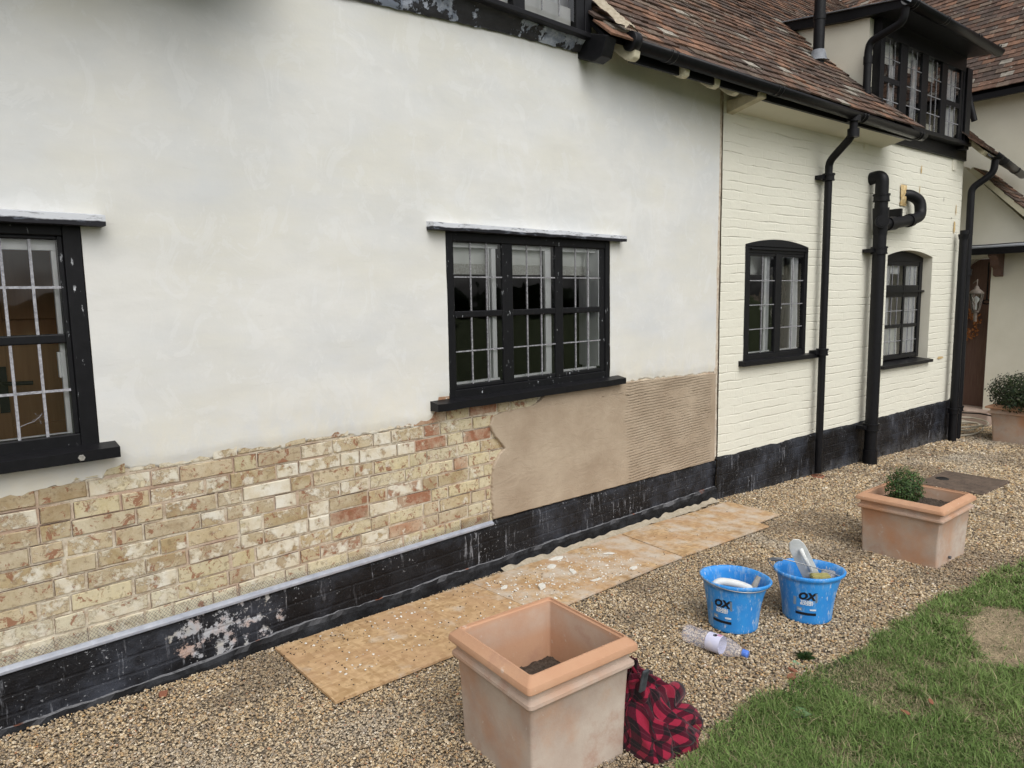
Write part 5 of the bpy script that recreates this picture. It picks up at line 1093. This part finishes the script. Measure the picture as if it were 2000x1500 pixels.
# ---------------------------------------------------------------- buckets
def mtext(body, size, bold=0., shear=0.):
    cu = bpy.data.curves.new('t', 'FONT'); cu.body = body; cu.size = size; cu.offset = bold; cu.shear = shear; cu.align_x = 'CENTER'; cu.resolution_u = 2; cu.fill_mode = 'FRONT' if hasattr(cu, 'fill_mode') and False else cu.fill_mode
    ob = bpy.data.objects.new('t', cu); COL.objects.link(ob); dg = bpy.context.evaluated_depsgraph_get(); dg.update(); me = bpy.data.meshes.new_from_object(ob.evaluated_get(dg))
    vs = [tuple(v.co) for v in me.vertices]; fs = [tuple(p.vertices) for p in me.polygons]; bpy.data.objects.remove(ob); bpy.data.curves.remove(cu); bpy.data.meshes.remove(me); return vs, fs
def bucket(label, x, y, z0, lip, face, hh=.25):
    Bk = thing('bucket', label, 'bucket', (x, y, z0), 0, 'blue builders buckets')
    def mod(th, z): k = max(0, (z - .10) / (hh - .10)); d = th - lip; return 1 + k ** 2 * (.15 * max(0, cos(d)) ** 5 + .07 * max(0, -cos(d)) ** 7) + .035 * cos(2 * d) * k
    def R0(z): return .119 + (.147 - .119) * (z / hh)
    mb = MB(); mb.lathe([(0, .006), (.105, .006), (.117, .0), (.121, .006)] + [(R0(z_), z_) for z_ in (.02, .06, .10, .14, .18, .215)] + [(.145, .228), (.151, .232), (.156, .240), (.156, .250), (.151, .256), (.144, .252)] + [(R0(z_) - .004, z_) for z_ in (.225, .18, .12, .06, .02)] + [(.10, .014), (0, .014)], seg=64, mod=mod)
    mb.build('pail', 'blue', Bk, fixn=False)
    def wrap(vs, du, dz, lift=.0016):
        out = []
        for v in vs:
            z_ = v[1] + dz; r_ = R0(z_); th = face + (v[0] + du) / r_; rr = r_ * mod(th, z_) + lift; out.append((rr * cos(th), rr * sin(th), z_))
        return out
    def rect(u0, u1, z0_, z1_, n=10): 
        vs = [(u0 + (u1 - u0) * i / n, z) for z in (z0_, z1_) for i in range(n + 1)]; return vs, [(i, i + 1, n + 2 + i, n + 1 + i) for i in range(n)]
    k_ = MB(); wt = MB(); gr = MB()
    v, f = mtext('OX', .052, .0032, .25); k_.add(wrap(v, 0, .138), f)
    for s_, dz in (('TOUGH', .121), ('BUCKET', .108)): v, f = mtext(s_, .0165, .0011); wt.add(wrap(v, .003, dz), f)
    v, f = rect(-.050, .048, .052, .066); k_.add(wrap(v, 0, 0), f); v, f = rect(.018, .048, .079, .088); wt.add(wrap(v, 0, 0), f); v, f = rect(-.036, -.030 + .02, .074, .092, 4); gr.add(wrap(v, -.008, 0), f)
    v, f = rect(.040, .050, .125, .172, 3); gr.add(wrap(v, .004, 0), f)
    v, f = rect(-.062, -.048, .100, .145, 3); gr.add(wrap(v, 0, 0), f)
    for i in range(9): v, f = rect(.0415, .0485, .128 + i * .0048, .1295 + i * .0048, 2); k_.add(wrap(v, .004, 0, .0022), f)
    for i, s_ in enumerate(('14L', )): v, f = mtext(s_, .013, .0005); wt.add(wrap(v, -.030, .0755 + .0, .0026), f)
    v, f = mtext('STRONG', .0075, .0002); k_.add(wrap(v, .033, .0805, .0024), f) if False else None
    k_.build('black_print', 'ink', Bk, fixn=False); wt.build('white_print', 'white_ink', Bk, fixn=False); gr.build('grey_print', 'grey_ink', Bk, fixn=False)
    return Bk, mod, R0
ang = lambda dx, dy: math.atan2(dy, dx)
B1, md, R0_ = bucket('left blue bucket, nearer the bottle, holding a plastering trowel and grey handle', 3.150, 1.775, zg(3.15) + .004, rad(-75), rad(-176))
B2, _, _ = bucket('right blue bucket with a white float, sponge and brush sticking out', 3.535, 1.570, zg(3.54) + .004, rad(-52), rad(-158))
# handles
mb = MB(); mb.tube([(-.17 * cos(a_) * .98 * cos(rad(15)) - .0, .17 * sin(a_) * 1.02, .247 + .012 * sin(a_)) for a_ in [pi * k / 20 - pi / 2 for k in range(21)]], .0028, 6); mb.build('wire_handle', 'steel', B1)
mb = MB(); pa = Vector((-.11, .13, .25)); pb = Vector((.02, -.16, .25)); mid = Vector((-.20, .07, .345)); mb.tube([pa.lerp(pb, t_) * 1 + (mid - pa.lerp(pb, .5)) * (4 * t_ * (1 - t_)) * 1. for t_ in [k / 16 for k in range(17)]], .0028, 6); mb.tube([(-.20, .105, .33), (-.19, .05, .343)], .010, 12); mb.build('wire_handle', 'steel', B2)
# tools
def tool(name, label, cat, loc): return thing(name, label, cat, loc)
T = tool('plastering_trowel', 'caked trowel with pale curved handle lying in the left bucket', 'trowel', (3.15, 1.775, zg(3.15)))
mb = MB(); mb.tube(smoothpath([(-.10, .07, .20), (-.06, .05, .235), (.0, -.02, .225), (.05, -.09, .19)], 6), .02, 12, radii=None); mb.build('trowel_handle', 'tool_white', T); mb = MB(); mb.hexa([(-.09, -.06, .10), (.09, -.09, .10), (.11, .05, .13), (-.07, .08, .13), (-.09, -.06, .103), (.09, -.09, .103), (.11, .05, .133), (-.07, .08, .133)]); mb.build('trowel_blade', 'tool_grey', T)
T = tool('mortar_brush', 'grey mortar caked handle leaning inside the left bucket', 'brush', (3.15, 1.775, zg(3.15)))
mb = MB(); mb.tube([(.0, -.06, .10), (.05, -.085, .215), (.075, -.095, .262)], .014, 12, radii=[.012, .016, .013]); mb.build('brush_handle', 'tool_grey', T); mb = MB(); mb.box(-.03, .03, -.075, -.045, .05, .10); mb.build('brush_head', 'bristle', T)
T = tool('plastic_float', 'long white plastic float leaning out of the right bucket', 'float', (3.535, 1.570, zg(3.54)))
e0, e1 = Vector((.04, -.02, .17)), Vector((-.105, .04, .44)); ax = (e1 - e0).normalized(); sd_ = Vector((.62, -.78, 0)); sd_ = (sd_ - ax * sd_.dot(ax)).normalized(); nn = ax.cross(sd_)
prof = [(-.042, 0), (.042, 0), (.042, .22), (.038, .26), (.025, .290), (.0, .302), (-.025, .290), (-.038, .26), (-.042, .22)]
vs = [e0 + sd_ * p[0] + ax * p[1] + nn * h for h in (-.003, .003) for p in prof]; n = len(prof); mb = MB(); mb.add(vs, [tuple(range(n))[::-1], tuple(range(n, 2 * n))] + [(i, (i + 1) % n, n + (i + 1) % n, n + i) for i in range(n)]); mb.build('float_plate', 'tool_white', T, bevel=.002)
mb = MB(); c_ = e0 + ax * .10 + sd_ * .012 - nn * .0; mb.tube([c_ + nn * .004, c_ + nn * .03 + ax * .01, c_ + nn * .03 + ax * .12, c_ + nn * .004 + ax * .13], .011, 10); mb.tube([c_ - nn * .004, c_ - nn * .03 + ax * .01, c_ - nn * .03 + ax * .12, c_ - nn * .004 + ax * .13], .011, 10); mb.build('float_handle', 'tool_white', T)
mb = MB(); mb.hexa([(x_, y_, z_) for z_ in (.16, .232) for x_, y_ in ((-.075, -.035), (.00, -.10), (.04, -.06), (-.035, .005))]); tag(mb.build('sponge', 'sponge', None, bevel=.012, loc=(3.555, 1.555, zg(3.54) + .012)), 'olive yellow sponge in the right bucket under the float', 'sponge')
T = tool('brush', 'grey bristled brush resting against the far rim side of the right bucket', 'brush', (3.535, 1.570, zg(3.54)))
mb = MB(); mb.hexa([(.02, -.12, .14), (.115, -.10, .15), (.10, -.02, .15), (.01, -.05, .14), (.02, -.115, .235), (.115, -.095, .24), (.10, -.03, .24), (.01, -.055, .235)]); mb.build('bristle_block', 'bristle', T, bevel=.008); mb = MB(); mb.tube([(.05, -.07, .14), (.0, .02, .06)], .013, 10); mb.build('brush_handle', 'tool_grey', T)
# ---------------------------------------------------------------- bottle
bt = thing('plastic_bottle', 'clear plastic water bottle with blue cap lying on the gravel', 'bottle', (2.805, 1.835, zg(2.8) + .050), 0); bt.rotation_euler = (rad(90), 0, rad(3))
prof = [(.0, 0.004), (.030, 0), (.040, .006), (.043, .02), (.043, .05), (.0405, .055), (.043, .06), (.043, .085), (.0405, .09), (.043, .095), (.043, .12), (.041, .125), (.042, .13), (.042, .195), (.043, .20), (.041, .225), (.034, .255), (.022, .285), (.014, .298), (.0135, .312)]
mb = MB(); mb.lathe(prof, seg=32); mb.build('bottle_body', 'pet', bt, fixn=False)
mb = MB(); mb.lathe([(.0425, .128), (.0428, .13), (.0428, .195), (.0425, .197)], seg=32); lb = mb.build('label_band', 'blabel', bt, fixn=False)
mb = MB(); mb.lathe([(.0165, .300), (.0168, .318), (.0155, .322), (.0, .322)], seg=24); mb.lathe([(.0135, .297), (.0175, .298), (.0165, .302)], seg=24); mb.build('bottle_cap', 'capblue', bt, fixn=False)
mb = MB(); r_ = .0434
for (tc_, zc, rr) in ((1.75, .165, .010),):
    mb.add([(r_ * cos(tc_ + rr / r_ * cos(q * pi / 6)), r_ * sin(tc_ + rr / r_ * cos(q * pi / 6)), zc + rr * sin(q * pi / 6)) for q in range(12)], [tuple(range(12))])
mb.build('label_mark', 'ink', bt, fixn=False)
mb = MB(); vs = [(.0434 * cos(a_), .0434 * sin(a_), z_) for z_ in (.172, .193) for a_ in [1.1 + .09 * k for k in range(8)]]; mb.add(vs, [(i, i + 1, 9 + i, 8 + i) for i in range(7)]); mb.build('label_mark', 'pink', bt, fixn=False)

# ---------------------------------------------------------------- checked shirt heaped against the planter
SH = thing('checked_shirt', 'red and black checked fleece shirt heaped against the large planter', 'shirt', (2.06, 1.46, zg(2.06)))
hem = [(-.19, .02), (-.13, -.09), (-.05, -.125), (.05, -.145), (.14, -.10), (.215, -.03), (.23, .06), (.17, .14), (.06, .19), (-.06, .20), (-.14, .15), (-.19, .08)]
apex = Vector((-.085, .055, .33)); NU, NV = 160, 60; mb = MB(); uvs = []
def hemp(t_):
    f = t_ * len(hem); i = int(f) % len(hem); j_ = (i + 1) % len(hem); w_ = f - int(f); w_ = w_ * w_ * (3 - 2 * w_); a, b = hem[i], hem[j_]; return Vector((a[0] + (b[0] - a[0]) * w_, a[1] + (b[1] - a[1]) * w_, 0))
def cloth(u, v):
    hp = hemp(u); ang_ = u * 2 * pi
    p = apex.lerp(hp, v ** .92); rad_ = Vector((hp.x - apex.x, hp.y - apex.y, 0)).normalized()
    p.z = apex.z * (1 - v) ** 1.28; bulge = .006 * sin(pi * v) + .022 * sin(pi * v ** 2.6); p += rad_ * bulge + Vector((0, 0, bulge * .5))
    wv_ = ang_ + .5 * nz(cos(ang_) * 2, sin(ang_) * 2, v * 2.5) + .35 * v
    f1 = cos(wv_ * 7 + .8 + 3 * nz(v * 3, 2)) * (.6 + .4 * cos(wv_ * 2)); f2 = cos(wv_ * 13 - 2.2 * v)
    fold = (.030 * f1 + .008 * f2) * v ** .8 + .030 * nz(cos(ang_) * 2.2, sin(ang_) * 2.2, v * 4) + .022 * nz(cos(ang_) * 4, sin(ang_) * 4, v * 8) + .008 * nz(cos(ang_) * 9, sin(ang_) * 9, v * 17)
    p += rad_ * fold + Vector((0, 0, .045 * nz(cos(ang_) * 2, sin(ang_) * 2, v * 5 + 3) * sin(pi * min(1, v * 1.1)) - .006 * abs(nz(u * 12, v * 8))))
    if v < .1: p += Vector((.03 * nz(u * 9, 1), .03 * nz(u * 9, 5), -.03 * v / .1 + .0))
    if v > .93: p += rad_ * (-.025 * (v - .93) / .07)
    p.z = max(.006, p.z); p.x = max(p.x, -.150 + .16 * (p.y) ** 1 * .3); return p
mb.grid(cloth, NU, NV); sh_ = mb.build('cloth', 'tartan', SH, fixn=False); uvl = sh_.data.uv_layers.new(name='UVMap')
arr = []
for p_ in sh_.data.polygons:
    for li in p_.loop_indices:
        vi = sh_.data.loops[li].vertex_index; i_ = vi % (NU + 1); j_ = vi // (NU + 1); u_, v_ = i_ / NU, j_ / NV; an = u_ * 2 * pi; wr = .035 * nz(u_ * 6, v_ * 3)
        arr += [v_ * .42 * cos(an * .9) + wr, v_ * .42 * sin(an * .9) + wr]
uvl.data.foreach_set('uv', arr)
mb = MB(); mb.tube(smoothpath([(.08, .02, .10), (.16, .03, .115), (.215, .06, .075), (.235, .09, .03)], 6), .036, 14, radii=None); cf = mb.build('sleeve', 'tartan', SH); uvl = cf.data.uv_layers.new(name='UVMap'); uvl.data.foreach_set('uv', [c for p_ in cf.data.polygons for li in p_.loop_indices for c in (cf.data.vertices[cf.data.loops[li].vertex_index].co.x, cf.data.vertices[cf.data.loops[li].vertex_index].co.z)])
mb = MB(); mb.hexa([(-.018, -.006, 0), (.018, -.006, 0), (.018, .006, 0), (-.018, .006, 0), (-.012, -.02, .085), (.020, -.02, .085), (.020, -.008, .085), (-.012, -.008, .085)]); tag(mb.build('rubber_grip', 'rubber', None, bevel=.006, loc=(1.930, 1.435, .285)), 'dark grey rubber grip wedged between planter rim and checked shirt', 'tool')

# distant trees seen only as a reflection in the panes
mb = MB(); mb.grid(lambda u, v: (-45 + 110 * u, -46 - 3 * nz(u * 20, v * 3), -2 + (4.6 + 2.2 * nz(u * 9, 1) + 1.0 * nz(u * 40, 2)) * v), 260, 8); M['far'] = plain('far_tree_line', (.02, .03, .012), (.05, .065, .03), .6)
tag(mb.build('tree_line', 'far', fixn=False), 'far line of trees beyond the lawn, mirrored in the left window', 'trees', kind='stuff')
